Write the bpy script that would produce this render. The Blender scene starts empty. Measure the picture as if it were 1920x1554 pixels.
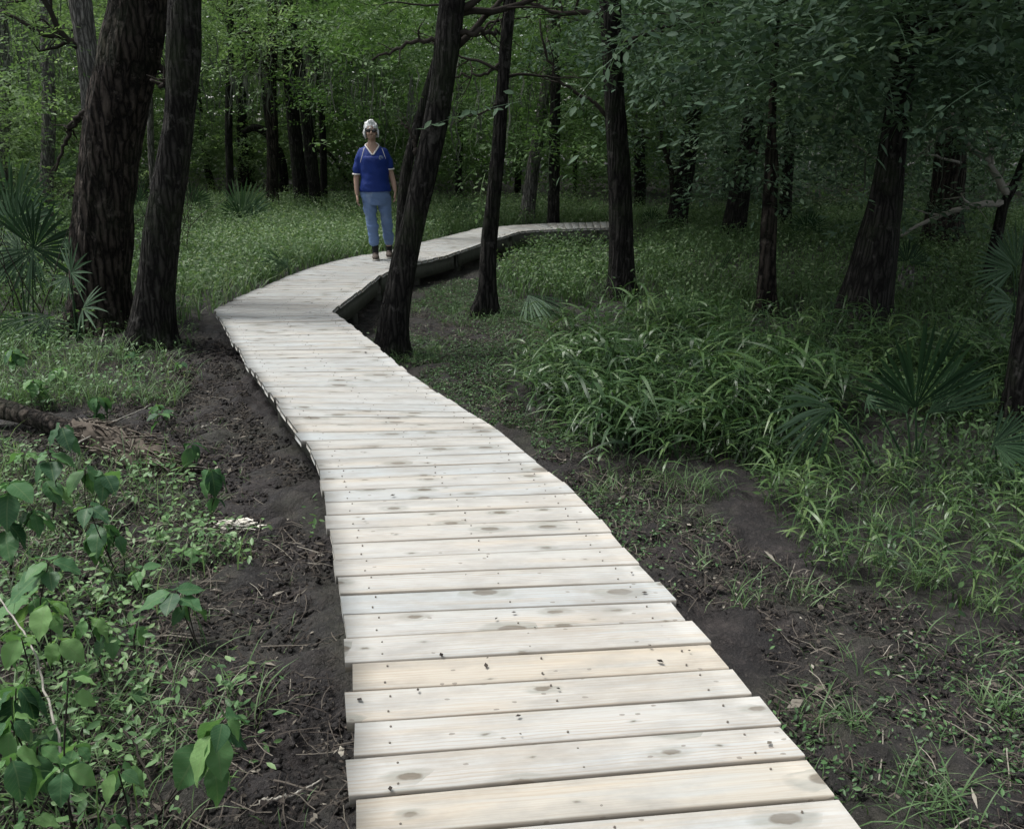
import bpy, math, random
import numpy as np
from mathutils import Vector, Matrix

R = np.random.default_rng(7)
random.seed(7)
SC = bpy.context.scene
COL = SC.collection
PI = math.pi
rad = math.radians

# ------------------------------------------------------------------ camera maths
F, CX, CY, YH, CAMZ = 1557.0, 960.0, 777.0, 255.0, 1.55
PITCH = math.atan((CY - YH) / F)
CP, SP = math.cos(PITCH), math.sin(PITCH)

def ray(px, py):
    u, v = (px - CX) / F, (py - CY) / F
    return np.array([u, CP - v * SP, -SP - v * CP])

def on_z(px, py, z=0.0):
    d = ray(px, py)
    t = (z - CAMZ) / d[2]
    return np.array([0, 0, CAMZ]) + d * t

def on_y(px, py, y):
    d = ray(px, py)
    return np.array([0, 0, CAMZ]) + d * (y / d[1])

def depth_of(p):
    return p[1] * CP - (p[2] - CAMZ) * SP

# ------------------------------------------------------------------ numpy noise
def _hash(ix, iy, iz, seed):
    h = (ix.astype(np.int64) * 374761393 + iy.astype(np.int64) * 668265263 + iz.astype(np.int64) * 2147483647 + seed * 1274126177) & 0xFFFFFFFF
    h = ((h ^ (h >> 13)) * 1274126177) & 0xFFFFFFFF
    h = (h ^ (h >> 16)) & 0xFFFF
    return h / 65535.0

def vnoise(x, y, z=None, seed=0):
    x = np.asarray(x, float); y = np.asarray(y, float)
    z = np.zeros_like(x) if z is None else np.asarray(z, float)
    ix, iy, iz = np.floor(x), np.floor(y), np.floor(z)
    fx, fy, fz = x - ix, y - iy, z - iz
    fx, fy, fz = [f * f * (3 - 2 * f) for f in (fx, fy, fz)]
    out = 0
    for a in (0, 1):
        for b in (0, 1):
            for c in (0, 1):
                w = (fx if a else 1 - fx) * (fy if b else 1 - fy) * (fz if c else 1 - fz)
                out = out + w * _hash(ix + a, iy + b, iz + c, seed)
    return out * 2 - 1

def fbm(x, y, z=None, seed=0, oct=3, gain=.5):
    s, a, f = 0, 1.0, 1.0
    for o in range(oct):
        s = s + a * vnoise(np.asarray(x) * f, np.asarray(y) * f, None if z is None else np.asarray(z) * f, seed + o)
        a *= gain; f *= 2.03
    return s

# ------------------------------------------------------------------ deck layout (edge points seen at deck level)
PAIRS_PX = [(659,1549,1556,1473),(660,1485,1502,1407),(651,1406,1449,1350),(656,1343,1404,1291),(650,1285,1365,1243),(651,1234,1326,1198),
 (648,1188,1287,1156),(640,1139,1255,1116),(626,1045,1165,1022),(613,985,1119,966),(606,921,1058,904),(596,872,995,857),(580,837,958,827),
 (553,803,922,798),(525,766,878,772),(476,698,760,695),(445,652,707,647),(417,605,648,600),(401,583,622,584),(430,566,642,567),(465,550,668,550),
 (492,539,684,537),(528,522,703,522),(580,503,724,511),(620,492,745,502),(659,482,780,492),(725,471,833,480),(789,454,899,458),(859,438,945,443),(893,428,974,434),
 (932,425,1004,431.5),(980,421.5,1022,431),(1040,418.5,1046,430),(1140,416,1142,427),(1172,415.5,1174,426.5)]
EDGE = []
for a, b, c, d in PAIRS_PX:
    l, r = on_z(a, b), on_z(c, d)
    EDGE.append((l[:2], r[:2]))
l0, r0 = EDGE[0]; l1, r1 = EDGE[6]
dl = (l0 - l1) / np.linalg.norm(l0 - l1); dr = (r0 - r1) / np.linalg.norm(r0 - r1)
EDGE = [(l0 + dl * 3.2, r0 + dl * 3.2)] + EDGE
EDGE_L = np.array([e[0] for e in EDGE]); EDGE_R = np.array([e[1] for e in EDGE])
MID = (EDGE_L + EDGE_R) / 2

def deck_dist(x, y):
    """distance in plan from the boardwalk's centre line, and side (+1 right)"""
    x = np.asarray(x, float); y = np.asarray(y, float)
    best = np.full(x.shape, 1e9); side = np.zeros(x.shape)
    for i in range(len(MID) - 1):
        a, b = MID[i], MID[i + 1]
        ab = b - a; L2 = ab @ ab + 1e-9
        t = np.clip(((x - a[0]) * ab[0] + (y - a[1]) * ab[1]) / L2, 0, 1)
        dx, dy = x - (a[0] + t * ab[0]), y - (a[1] + t * ab[1])
        d = np.hypot(dx, dy)
        s = np.sign(ab[0] * dy - ab[1] * dx) * -1
        m = d < best
        best = np.where(m, d, best); side = np.where(m, s, side)
    return best, side

def zg(x, y):
    x = np.asarray(x, float); y = np.asarray(y, float)
    z = -0.36 + 0.05 * fbm(x * .35, y * .35, seed=3, oct=2)
    z = z - 0.10 * np.exp(-(((x + .9) / 1.0) ** 2 + ((y - 8.6) / 1.3) ** 2))
    z = z + 0.12 * np.exp(-(((x + 3.6) / 1.2) ** 2 + ((y - 9.4) / 2.0) ** 2))
    return z

def zg1(x, y):
    return float(zg(np.array([x]), np.array([y]))[0])

def ground_px(px, py):
    z = -0.36
    for _ in range(4):
        p = on_z(px, py, z)
        z = zg1(p[0], p[1])
    return on_z(px, py, z)

# ------------------------------------------------------------------ objects
def mesh_np(name, V, faces, mat, root=None, attrs=None, smooth=False, uv=None, loc=None):
    """one mesh object from numpy arrays; faces = list of (n,k) int arrays; V in world space"""
    V = np.asarray(V, np.float32)
    off = np.zeros(3, np.float32)
    if root is not None:
        off = np.array(root.location, np.float32)
    elif loc is not None:
        off = np.array(loc, np.float32)
    me = bpy.data.meshes.new(name)
    me.vertices.add(len(V))
    me.vertices.foreach_set('co', (V - off).ravel())
    faces = [np.asarray(f, np.int32) for f in faces if len(f)]
    li = np.concatenate([f.ravel() for f in faces])
    tot = np.concatenate([np.full(len(f), f.shape[1], np.int32) for f in faces])
    st = np.concatenate([[0], np.cumsum(tot)[:-1]]).astype(np.int32)
    me.loops.add(len(li)); me.loops.foreach_set('vertex_index', li)
    me.polygons.add(len(tot)); me.polygons.foreach_set('loop_start', st)
    try:
        me.polygons.foreach_set('loop_total', tot)
    except Exception:
        pass
    if smooth:
        me.polygons.foreach_set('use_smooth', np.ones(len(tot), bool))
    for k, a in (attrs or {}).items():
        at = me.attributes.new(k, 'FLOAT', 'POINT')
        at.data.foreach_set('value', np.asarray(a, np.float32))
    if uv is not None:
        l = me.uv_layers.new(name='UVMap')
        l.data.foreach_set('uv', np.asarray(uv, np.float32)[li].ravel())
    me.update(calc_edges=True)
    me.validate()
    me.materials.append(mat)
    o = bpy.data.objects.new(name, me)
    COL.objects.link(o)
    if root is not None:
        o.parent = root
    elif loc is not None:
        o.location = loc
    return o

def tag(o, label=None, cat=None, group=None, kind=None):
    if label: o['label'] = label
    if cat: o['category'] = cat
    if group: o['group'] = group
    if kind: o['kind'] = kind
    return o

def thing(name, loc, label, cat, group=None):
    o = bpy.data.objects.new(name, None)
    o.empty_display_size = .1
    COL.objects.link(o)
    o.location = [float(v) for v in loc]
    return tag(o, label, cat, group)

class Geo:
    """gathers verts / quads / tris for one mesh"""
    def __init__(s):
        s.v, s.q, s.t, s.n, s.a, s.u = [], [], [], 0, [], []
    def add(s, V, quads=None, tris=None, tint=0.5, uv=None):
        V = np.asarray(V, float).reshape(-1, 3)
        s.v.append(V)
        if quads is not None and len(quads): s.q.append(np.asarray(quads, int) + s.n)
        if tris is not None and len(tris): s.t.append(np.asarray(tris, int) + s.n)
        s.a.append(np.broadcast_to(np.asarray(tint, float), (len(V),)).copy())
        s.u.append(np.zeros((len(V), 2)) if uv is None else np.asarray(uv, float))
        s.n += len(V)
    def build(s, name, mat, root=None, smooth=False, loc=None):
        f = []
        if s.q: f.append(np.concatenate(s.q))
        if s.t: f.append(np.concatenate(s.t))
        return mesh_np(name, np.concatenate(s.v), f, mat, root, {'tint': np.concatenate(s.a)}, smooth, np.concatenate(s.u), loc)

def scatter(tv, tq, tt, M, T, tint, uv=None):
    """template verts (k,3) under n 3x3 matrices M and offsets T"""
    n, k = len(T), len(tv)
    V = np.einsum('nij,kj->nki', M, tv) + T[:, None, :]
    base = (np.arange(n) * k)[:, None, None]
    q = (np.asarray(tq)[None] + base).reshape(-1, 4) if tq is not None and len(tq) else None
    t = (np.asarray(tt)[None] + base).reshape(-1, 3) if tt is not None and len(tt) else None
    return V.reshape(-1, 3), q, t, np.repeat(tint, k), (None if uv is None else np.tile(uv, (n, 1)))

def frames(normals, heading, scale):
    """matrices whose z is the given normals and x the heading angle about it"""
    n = normals / np.linalg.norm(normals, axis=1, keepdims=True)
    h = np.stack([np.cos(heading), np.sin(heading), np.zeros_like(heading)], 1)
    x = h - n * (h * n).sum(1, keepdims=True)
    x /= np.linalg.norm(x, axis=1, keepdims=True) + 1e-9
    y = np.cross(n, x)
    return np.stack([x, y, n], 2) * np.asarray(scale)[:, None, None]

def tube(pts, radii, seg=8, cap=True, rfun=None):
    P = np.asarray(pts, float); n = len(P)
    T = np.gradient(P, axis=0); T /= np.linalg.norm(T, axis=1, keepdims=True) + 1e-9
    up = np.array([0, 1.0, 0]) if abs(T[0][1]) < .9 else np.array([1.0, 0, 0])
    x = np.cross(up, T[0]); x /= np.linalg.norm(x)
    ang = np.arange(seg) * 2 * PI / seg
    V = np.zeros((n, seg, 3)); uv = np.zeros((n, seg, 2)); L = 0
    for i in range(n):
        x = x - T[i] * (x @ T[i]); x /= np.linalg.norm(x) + 1e-9
        y = np.cross(T[i], x)
        r = np.full(seg, radii[i])
        if rfun is not None: r = rfun(i, ang, radii[i], P[i])
        V[i] = P[i] + np.cos(ang)[:, None] * r[:, None] * x + np.sin(ang)[:, None] * r[:, None] * y
        if i: L += np.linalg.norm(P[i] - P[i - 1])
        uv[i, :, 0] = ang / (2 * PI); uv[i, :, 1] = L
    i, j = np.meshgrid(np.arange(n - 1), np.arange(seg), indexing='ij')
    a = i * seg + j; b = i * seg + (j + 1) % seg
    q = np.stack([a, b, b + seg, a + seg], -1).reshape(-1, 4)
    V = V.reshape(-1, 3); uv = uv.reshape(-1, 2); t = []
    if cap:
        V = np.concatenate([V, P[:1], P[-1:]]); uv = np.concatenate([uv, uv[:1], uv[-1:]])
        c0, c1 = n * seg, n * seg + 1
        for k in range(seg):
            t.append((c0, (k + 1) % seg, k)); t.append((c1, (n - 1) * seg + k, (n - 1) * seg + (k + 1) % seg))
    return V, q, t, uv

def resample(pts, n):
    P = np.asarray(pts, float)
    if len(P) > 2:                       # Catmull-Rom
        Q = np.vstack([2 * P[0] - P[1], P, 2 * P[-1] - P[-2]])
        out = []
        for i in range(1, len(Q) - 2):
            for t in np.linspace(0, 1, 12, endpoint=False):
                a, b, c, d = Q[i - 1], Q[i], Q[i + 1], Q[i + 2]
                out.append(.5 * ((2 * b) + (c - a) * t + (2 * a - 5 * b + 4 * c - d) * t * t + (3 * b - a - 3 * c + d) * t ** 3))
        out.append(P[-1]); P = np.array(out)
    s = np.concatenate([[0], np.cumsum(np.linalg.norm(np.diff(P[:, :3], axis=0), axis=1))])
    u = np.linspace(0, s[-1], n)
    return np.stack([np.interp(u, s, P[:, k]) for k in range(P.shape[1])], 1)

# ------------------------------------------------------------------ materials
def new_mat(name):
    m = bpy.data.materials.new(name); m.use_nodes = True
    nt = m.node_tree; nt.nodes.clear()
    out = nt.nodes.new('ShaderNodeOutputMaterial')
    return m, nt, out

class NT:
    def __init__(s, nt): s.nt = nt
    def n(s, t, **kw):
        nd = s.nt.nodes.new(t)
        for k, v in kw.items():
            if k.startswith('i_'):
                nd.inputs[k[2:].replace('_', ' ')].default_value = v
            else:
                setattr(nd, k, v)
        return nd
    def l(s, a, b): s.nt.links.new(a, b)
    def noise(s, vec, scale, detail=4, rough=.55, dist=0):
        nd = s.n('ShaderNodeTexNoise'); nd.inputs['Scale'].default_value = scale
        nd.inputs['Detail'].default_value = detail; nd.inputs['Roughness'].default_value = rough
        nd.inputs['Distortion'].default_value = dist
        if vec is not None: s.l(vec, nd.inputs['Vector'])
        return nd.outputs['Fac']
    def ramp(s, fac, stops):
        nd = s.n('ShaderNodeValToRGB'); el = nd.color_ramp.elements
        while len(el) < len(stops): el.new(.5)
        for e, (p, c) in zip(el, stops):
            e.position = p; e.color = (c if len(c) == 4 else (*c, 1)) if not np.isscalar(c) else (c, c, c, 1)
        s.l(fac, nd.inputs['Fac'])
        return nd.outputs['Color']
    def mix(s, fac, a, b, mode='MIX'):
        nd = s.n('ShaderNodeMix', data_type='RGBA', blend_type=mode)
        for sock, v in ((nd.inputs[0], fac), (nd.inputs[6], a), (nd.inputs[7], b)):
            if hasattr(v, 'links'): s.l(v, sock)
            elif np.isscalar(v): sock.default_value = v
            else: sock.default_value = (*v, 1) if len(v) == 3 else v
        return nd.outputs[2]
    def math(s, op, a, b=0.0, clamp=False):
        nd = s.n('ShaderNodeMath', operation=op, use_clamp=clamp)
        for sock, v in ((nd.inputs[0], a), (nd.inputs[1], b)):
            if hasattr(v, 'links'): s.l(v, sock)
            else: sock.default_value = v
        return nd.outputs[0]
    def mapping(s, vec, scale=(1, 1, 1), loc=(0, 0, 0)):
        nd = s.n('ShaderNodeMapping'); nd.inputs['Scale'].default_value = scale; nd.inputs['Location'].default_value = loc
        s.l(vec, nd.inputs['Vector']); return nd.outputs['Vector']
    def attr(s, name):
        return s.n('ShaderNodeAttribute', attribute_name=name).outputs['Fac']
    def bump(s, h, strength=.5, dist=.01, normal=None):
        nd = s.n('ShaderNodeBump'); nd.inputs['Strength'].default_value = strength; nd.inputs['Distance'].default_value = dist
        s.l(h, nd.inputs['Height'])
        if normal is not None: s.l(normal, nd.inputs['Normal'])
        return nd.outputs['Normal']
    def bsdf(s, col, rough=.7, spec=.3, normal=None):
        nd = s.n('ShaderNodeBsdfPrincipled')
        if hasattr(col, 'links'): s.l(col, nd.inputs['Base Color'])
        else: nd.inputs['Base Color'].default_value = (*col, 1)
        if hasattr(rough, 'links'): s.l(rough, nd.inputs['Roughness'])
        else: nd.inputs['Roughness'].default_value = rough
        nd.inputs['Specular IOR Level'].default_value = spec
        if normal is not None: s.l(normal, nd.inputs['Normal'])
        return nd

def leaf_mat(name, cols, trans=.35, rough=.45, spec=.35, noise_scale=0, veins=False):
    m, nt, out = new_mat(name); N = NT(nt)
    t = N.attr('tint')
    k = len(cols)
    col = N.ramp(t, [(i / max(1, k - 1), c) for i, c in enumerate(cols)])
    nrm = None
    if veins:
        uv = N.n('ShaderNodeUVMap').outputs['UV']
        sep = N.n('ShaderNodeSeparateXYZ'); N.l(uv, sep.inputs[0])
        ax = N.math('ABSOLUTE', sep.outputs['Y'])
        ph = N.math('SUBTRACT', N.math('MULTIPLY', sep.outputs['X'], 58.0), N.math('MULTIPLY', ax, 30.0))
        w = N.math('SINE', ph)
        ln = N.math('GREATER_THAN', w, .8)
        mid = N.math('LESS_THAN', ax, .025)
        v = N.math('MAXIMUM', N.math('MULTIPLY', ln, .45), mid)
        col = N.mix(N.math('MULTIPLY', v, .35), col, (.16, .22, .10))
        nrm = N.bump(N.math('SUBTRACT', 1.0, v), .5, .004)
    if noise_scale:
        tc = N.n('ShaderNodeTexCoord').outputs['Object']
        nz = N.noise(tc, noise_scale, 2)
        col = N.mix(N.math('MULTIPLY', nz, .5), col, N.mix(1.0, col, (.45, .5, .5), 'MULTIPLY'))
    b = N.bsdf(col, rough, spec, nrm)
    tr = N.n('ShaderNodeBsdfTranslucent')
    N.l(N.mix(1.0, col, (1.15, 1.2, .8), 'MULTIPLY'), tr.inputs['Color'])
    mx = N.n('ShaderNodeMixShader'); mx.inputs[0].default_value = trans
    N.l(b.outputs[0], mx.inputs[1]); N.l(tr.outputs[0], mx.inputs[2])
    N.l(mx.outputs[0], out.inputs['Surface'])
    return m

def bark_mat(name, dark, light, moss=(.03, .045, .02), mossamt=.3, scale=1.0, bump=.8):
    m, nt, out = new_mat(name); N = NT(nt)
    tc = N.n('ShaderNodeTexCoord').outputs['Object']
    st = N.mapping(tc, (24 * scale, 24 * scale, 2.4 * scale))
    n1 = N.noise(st, 1.0, 6, .65, .6)
    st2 = N.mapping(tc, (60 * scale, 60 * scale, 14 * scale))
    n2 = N.noise(st2, 1.0, 5, .6)
    vo = N.n('ShaderNodeTexVoronoi', feature='DISTANCE_TO_EDGE'); vo.inputs['Scale'].default_value = 1.0
    dv = N.n('ShaderNodeVectorMath', operation='MULTIPLY_ADD'); dv.inputs[1].default_value = (.9, .9, .9)
    nzc = N.n('ShaderNodeTexNoise'); nzc.inputs['Scale'].default_value = 9; nzc.inputs['Detail'].default_value = 4; N.l(tc, nzc.inputs['Vector'])
    N.l(nzc.outputs['Color'], dv.inputs[0]); N.l(N.mapping(tc, (24 * scale, 24 * scale, 2.6 * scale)), dv.inputs[2])
    N.l(dv.outputs[0], vo.inputs['Vector'])
    crack = N.math('MULTIPLY', vo.outputs['Distance'], 3.0, True)
    f = N.math('MULTIPLY', N.math('ADD', N.math('MULTIPLY', n1, .7), N.math('MULTIPLY', n2, .5)), 1.0)
    col = N.ramp(f, [(.30, dark), (.55, tuple(.5 * (a + b) for a, b in zip(dark, light))), (.82, light)])
    col = N.mix(N.math('SUBTRACT', 1.0, crack, True), col, tuple(.45 * c for c in dark))
    big = N.noise(tc, 2.2, 4, .6)
    col = N.mix(N.math('MULTIPLY', N.ramp(big, [(.5, 0.0), (.7, 1.0)]), mossamt), col, moss)
    lich = N.noise(tc, 7.0, 5, .7)
    col = N.mix(N.math('MULTIPLY', N.ramp(lich, [(.58, 0.0), (.66, 1.0)]), .35), col, tuple(min(.2, 1.6 * c + .03) for c in light))
    h = N.math('ADD', N.math('MULTIPLY', crack, .8), N.math('ADD', n1, N.math('MULTIPLY', n2, .5)))
    b = N.bsdf(col, .9, .12, N.bump(h, bump, .03))
    N.l(b.outputs[0], out.inputs['Surface'])
    return m

def plain(name, col, rough=.8, spec=.2, var=.25, scale=30, bump=0, sheen=False):
    m, nt, out = new_mat(name); N = NT(nt)
    tc = N.n('ShaderNodeTexCoord').outputs['Object']
    nz = N.noise(tc, scale, 4)
    c = N.mix(nz, tuple(v * (1 - var) for v in col), tuple(min(1, v * (1 + var)) for v in col))
    b = N.bsdf(c, rough, spec, N.bump(nz, bump, .01) if bump else None)
    N.l(b.outputs[0], out.inputs['Surface'])
    return m

def wood_mat():
    """pale treated pine; uv: x metres along the plank, y metres across (a different stretch for each plank); tint: a number per plank"""
    m, nt, out = new_mat('pale_pine'); N = NT(nt)
    uv = N.n('ShaderNodeUVMap').outputs['UV']
    t = N.attr('tint')
    base = N.ramp(t, [(0, (.325, .346, .350)), (.4, (.35, .362, .358)), (.72, (.37, .366, .346)), (.86, (.375, .355, .312)), (1, (.37, .328, .268))])
    # long warm and cool streaks
    s1 = N.noise(N.mapping(uv, (1.3, 14, 1)), 1.0, 3, .55, .3)
    col = N.mix(N.math('MULTIPLY', N.ramp(s1, [(.52, 0.0), (.68, 1.0)]), .36), base, (.40, .33, .24))
    s2 = N.noise(N.mapping(uv, (1.6, 18, 1), (7, 3, 0)), 1.0, 3, .55, .3)
    col = N.mix(N.math('MULTIPLY', N.ramp(s2, [(.54, 0.0), (.72, 1.0)]), .5), col, (.30, .335, .35))
    # grain
    g = N.noise(N.mapping(uv, (2.2, 160, 1)), 1.0, 4, .6, .5)
    col = N.mix(N.math('MULTIPLY', N.ramp(g, [(.45, 0.0), (.72, 1.0)]), .42), col, (.27, .225, .165))
    wv = N.n('ShaderNodeTexWave', wave_type='BANDS', bands_direction='Y'); wv.inputs['Scale'].default_value = 14
    wv.inputs['Distortion'].default_value = 7; wv.inputs['Detail'].default_value = 3; wv.inputs['Detail Scale'].default_value = .7
    N.l(N.mapping(uv, (.42, 1.6, 1)), wv.inputs['Vector'])
    wm = N.noise(N.mapping(uv, (1.1, 7, 1), (5, 1, 0)), 1.0, 3, .6)
    col = N.mix(N.math('MULTIPLY', N.math('MULTIPLY', N.ramp(wv.outputs['Fac'], [(.62, 0.0), (.97, 1.0)]), N.ramp(wm, [(.38, .0), (.62, 1.0)])), .5), col, (.29, .225, .16))
    # knots
    jit = N.n('ShaderNodeTexNoise'); jit.inputs['Scale'].default_value = 40; N.l(uv, jit.inputs['Vector'])
    add = N.n('ShaderNodeVectorMath', operation='MULTIPLY_ADD'); add.inputs[1].default_value = (.012, .012, 0)
    N.l(jit.outputs['Color'], add.inputs[0]); N.l(uv, add.inputs[2])
    vo = N.n('ShaderNodeTexVoronoi', voronoi_dimensions='2D'); vo.inputs['Scale'].default_value = 1
    vo.inputs['Randomness'].default_value = 1
    N.l(N.mapping(add.outputs[0], (4.2, 9.5, 1)), vo.inputs['Vector'])
    sep = N.n('ShaderNodeSeparateColor'); N.l(vo.outputs['Color'], sep.inputs[0])
    size = N.math('ADD', N.math('MULTIPLY', N.math('POWER', sep.outputs[0], 2.0), .20), .05)
    has = N.math('GREATER_THAN', sep.outputs[1], .52)
    kn = N.math('MULTIPLY', N.math('LESS_THAN', vo.outputs['Distance'], size), has)
    ring = N.math('MULTIPLY', N.math('MULTIPLY', N.math('SUBTRACT', N.math('MULTIPLY', size, 2.3), vo.outputs['Distance']), 9.0, True), has)
    ringn = N.noise(N.mapping(uv, (6, 40, 1), (2, 9, 0)), 1.0, 4, .6)
    col = N.mix(N.math('MULTIPLY', N.math('MULTIPLY', ring, N.ramp(ringn, [(.3, .15), (.62, 1.0)])), .75), col, (.20, .205, .18))
    kn = N.math('MULTIPLY', N.math('MULTIPLY', N.math('SUBTRACT', size, vo.outputs['Distance']), 22.0, True), has)
    col = N.mix(N.math('MULTIPLY', kn, N.math('ADD', N.math('MULTIPLY', ringn, .7), .35), True), col, (.075, .055, .036))
    # small dirt flecks and a soft dark smear
    fl = N.n('ShaderNodeTexVoronoi', voronoi_dimensions='2D'); fl.inputs['Scale'].default_value = 1
    N.l(N.mapping(add.outputs[0], (17, 30, 1), (3, 5, 0)), fl.inputs['Vector'])
    s3 = N.n('ShaderNodeSeparateColor'); N.l(fl.outputs['Color'], s3.inputs[0])
    fk = N.math('MULTIPLY', N.math('LESS_THAN', fl.outputs['Distance'], .13), N.math('GREATER_THAN', s3.outputs[1], .93))
    col = N.mix(N.math('MULTIPLY', fk, .7), col, (.14, .12, .10))
    dn = N.noise(N.mapping(uv, (3, 9, 1), (11, 2, 0)), 1.0, 5, .65)
    col = N.mix(N.math('MULTIPLY', N.ramp(dn, [(.46, 0.0), (.68, 1.0)]), .55), col, (.205, .20, .185))
    st = N.noise(N.mapping(uv, (1.8, 4.5, 1), (31, 8, 0)), 1.0, 6, .7)
    col = N.mix(N.math('MULTIPLY', N.ramp(st, [(.50, 0.0), (.66, 1.0)]), .4), col, (.22, .195, .16))
    rim = N.attr('rim')
    col = N.mix(N.math('MULTIPLY', rim, .5, True), col, (.30, .25, .19))
    col = N.mix(N.math('GREATER_THAN', rim, 2.0), col, (.11, .095, .08))
    h = N.math('SUBTRACT', N.math('MULTIPLY', g, .6), N.math('MULTIPLY', kn, .5))
    b = N.bsdf(col, .72, .25, N.bump(h, .35, .004))
    N.l(b.outputs[0], out.inputs['Surface'])
    return m

def mud_mat():
    m, nt, out = new_mat('mud'); N = NT(nt)
    tc = N.n('ShaderNodeTexCoord').outputs['Object']
    n1 = N.noise(tc, 1.3, 5, .6); n2 = N.noise(tc, 14, 6, .7); n3 = N.noise(tc, 70, 4, .7)
    col = N.ramp(n2, [(.3, (.008, .0065, .0062)), (.5, (.023, .019, .0185)), (.75, (.056, .048, .045))])
    col = N.mix(N.math('MULTIPLY', N.ramp(n1, [(.45, 0.0), (.62, 1.0)]), .55), col, (.030, .034, .020))
    n4 = N.noise(tc, 5.5, 5, .75)  # coarse and fine mottling put into the colour in place of relief shade
    col = N.mix(N.ramp(n4, [(.42, .75), (.58, 0.0)]), col, (.008, .007, .0075))
    n5 = N.noise(tc, 33, 5, .8)
    col = N.mix(N.math('MULTIPLY', N.ramp(n5, [(.58, 0.0), (.68, 1.0)]), .6), col, (.085, .075, .068))
    col = N.mix(N.math('MULTIPLY', N.ramp(n3, [(.58, 0.0), (.72, 1.0)]), .45), col, (.11, .098, .088))
    h = N.math('ADD', n2, N.math('MULTIPLY', n3, .45))
    r = N.ramp(n2, [(.3, .55), (.7, .95)])
    b = N.bsdf(col, r, .35, N.bump(h, 1.0, .035))
    N.l(b.outputs[0], out.inputs['Surface'])
    return m

M_WOOD = wood_mat()
M_BEAM = plain('weathered_beam', (.085, .085, .072), .85, .2, .35, 14, .4)
M_MUD = mud_mat()
M_BARK_BROWN = bark_mat('rough_brown_bark', (.010, .0088, .0078), (.080, .066, .055), mossamt=.25, scale=.75, bump=1.0)
M_BARK_DARK = bark_mat('dark_bark', (.0085, .008, .0074), (.044, .041, .037), moss=(.028, .040, .018), mossamt=.45)
M_BARK_GREY = bark_mat('grey_bark', (.09, .087, .082), (.31, .295, .275), mossamt=.18)
M_TWIG = plain('twig_bark', (.030, .026, .022), .9, .1, .4, 25)
M_PALE_TWIG = plain('bleached_lit_twig', (.27, .255, .225), .85, .15, .4, 25)  # dry pale twigs; also puts light into the crooked tree's limbs
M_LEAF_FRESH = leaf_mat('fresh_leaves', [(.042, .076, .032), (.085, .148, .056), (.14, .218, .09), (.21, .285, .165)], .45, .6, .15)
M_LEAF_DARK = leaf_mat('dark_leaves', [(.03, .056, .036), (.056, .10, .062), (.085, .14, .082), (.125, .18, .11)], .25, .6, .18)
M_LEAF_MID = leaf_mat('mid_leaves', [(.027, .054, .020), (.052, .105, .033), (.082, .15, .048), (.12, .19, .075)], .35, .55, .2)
M_LEAF_FAR = leaf_mat('far_leaves', [(.04, .072, .034), (.075, .13, .056), (.115, .18, .082), (.16, .22, .13)], .4, .6, .12)
M_GRASS = leaf_mat('meadow_grass', [(.036, .068, .028), (.068, .125, .048), (.105, .18, .075), (.19, .25, .14)], .35, .5, .25)
M_OATS = leaf_mat('broad_grass', [(.018, .042, .016), (.038, .080, .028), (.068, .125, .042), (.115, .175, .065)], .3, .4, .4)
M_WEED = leaf_mat('weed_leaves', [(.035, .08, .03), (.075, .155, .06), (.13, .23, .09), (.21, .31, .15)], .3, .45, .3)
M_BROAD = leaf_mat('broad_leaves', [(.030, .080, .038), (.055, .135, .055), (.10, .21, .075), (.16, .28, .10)], .35, .5, .25, veins=True)
M_PALM = leaf_mat('palm_leaf', [(.012, .030, .014), (.024, .054, .024), (.046, .090, .044), (.095, .15, .095)], .2, .55, .15)
M_LITTER = leaf_mat('litter', [(.016, .013, .012), (.05, .042, .036), (.11, .097, .08), (.27, .25, .21)], .05, .8, .1)
M_MOSS = plain('hanging_moss', (.085, .095, .075), .95, .05, .4, 20)

# ------------------------------------------------------------------ ground
def build_ground():
    def axis(lo, hi, a, b, step):
        inner = np.arange(a, b, step)
        left = a - np.geomspace(step, a - lo, 34)[::-1]
        right = b - step + np.geomspace(step, hi - b, 34)
        return np.concatenate([left, inner, right])
    xs, ys = axis(-230, 230, -3.6, 4.2, .03), axis(-120, 260, 1.2, 9.0, .03)
    X, Y = np.meshgrid(xs, ys)
    Z = zg(X, Y)
    near = np.exp(-np.maximum(0, np.hypot(X, Y - 4) - 6) / 4)
    clod = fbm(X * 5, Y * 5, seed=11, oct=4, gain=.6)
    dd, _ = deck_dist(X, Y)
    mud = np.clip(1.6 - np.abs(dd - .9) * .9, .35, 1)
    Z = Z + near * mud * (.026 * clod + .032 * np.maximum(0, fbm(X * 11, Y * 11, seed=21, oct=2)) - .018 * np.maximum(0, fbm(X * 7, Y * 7, seed=24, oct=2)))
    V = np.stack([X, Y, Z], -1).reshape(-1, 3)
    ny, nx = X.shape
    i, j = np.meshgrid(np.arange(ny - 1), np.arange(nx - 1), indexing='ij')
    a = i * nx + j
    q = np.stack([a, a + 1, a + nx + 1, a + nx], -1).reshape(-1, 4)
    o = mesh_np('ground', V, [q], M_MUD, smooth=True)
    tag(o, 'dark bare mud and leaf litter of the forest floor', None, None, 'structure')
build_ground()

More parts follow.
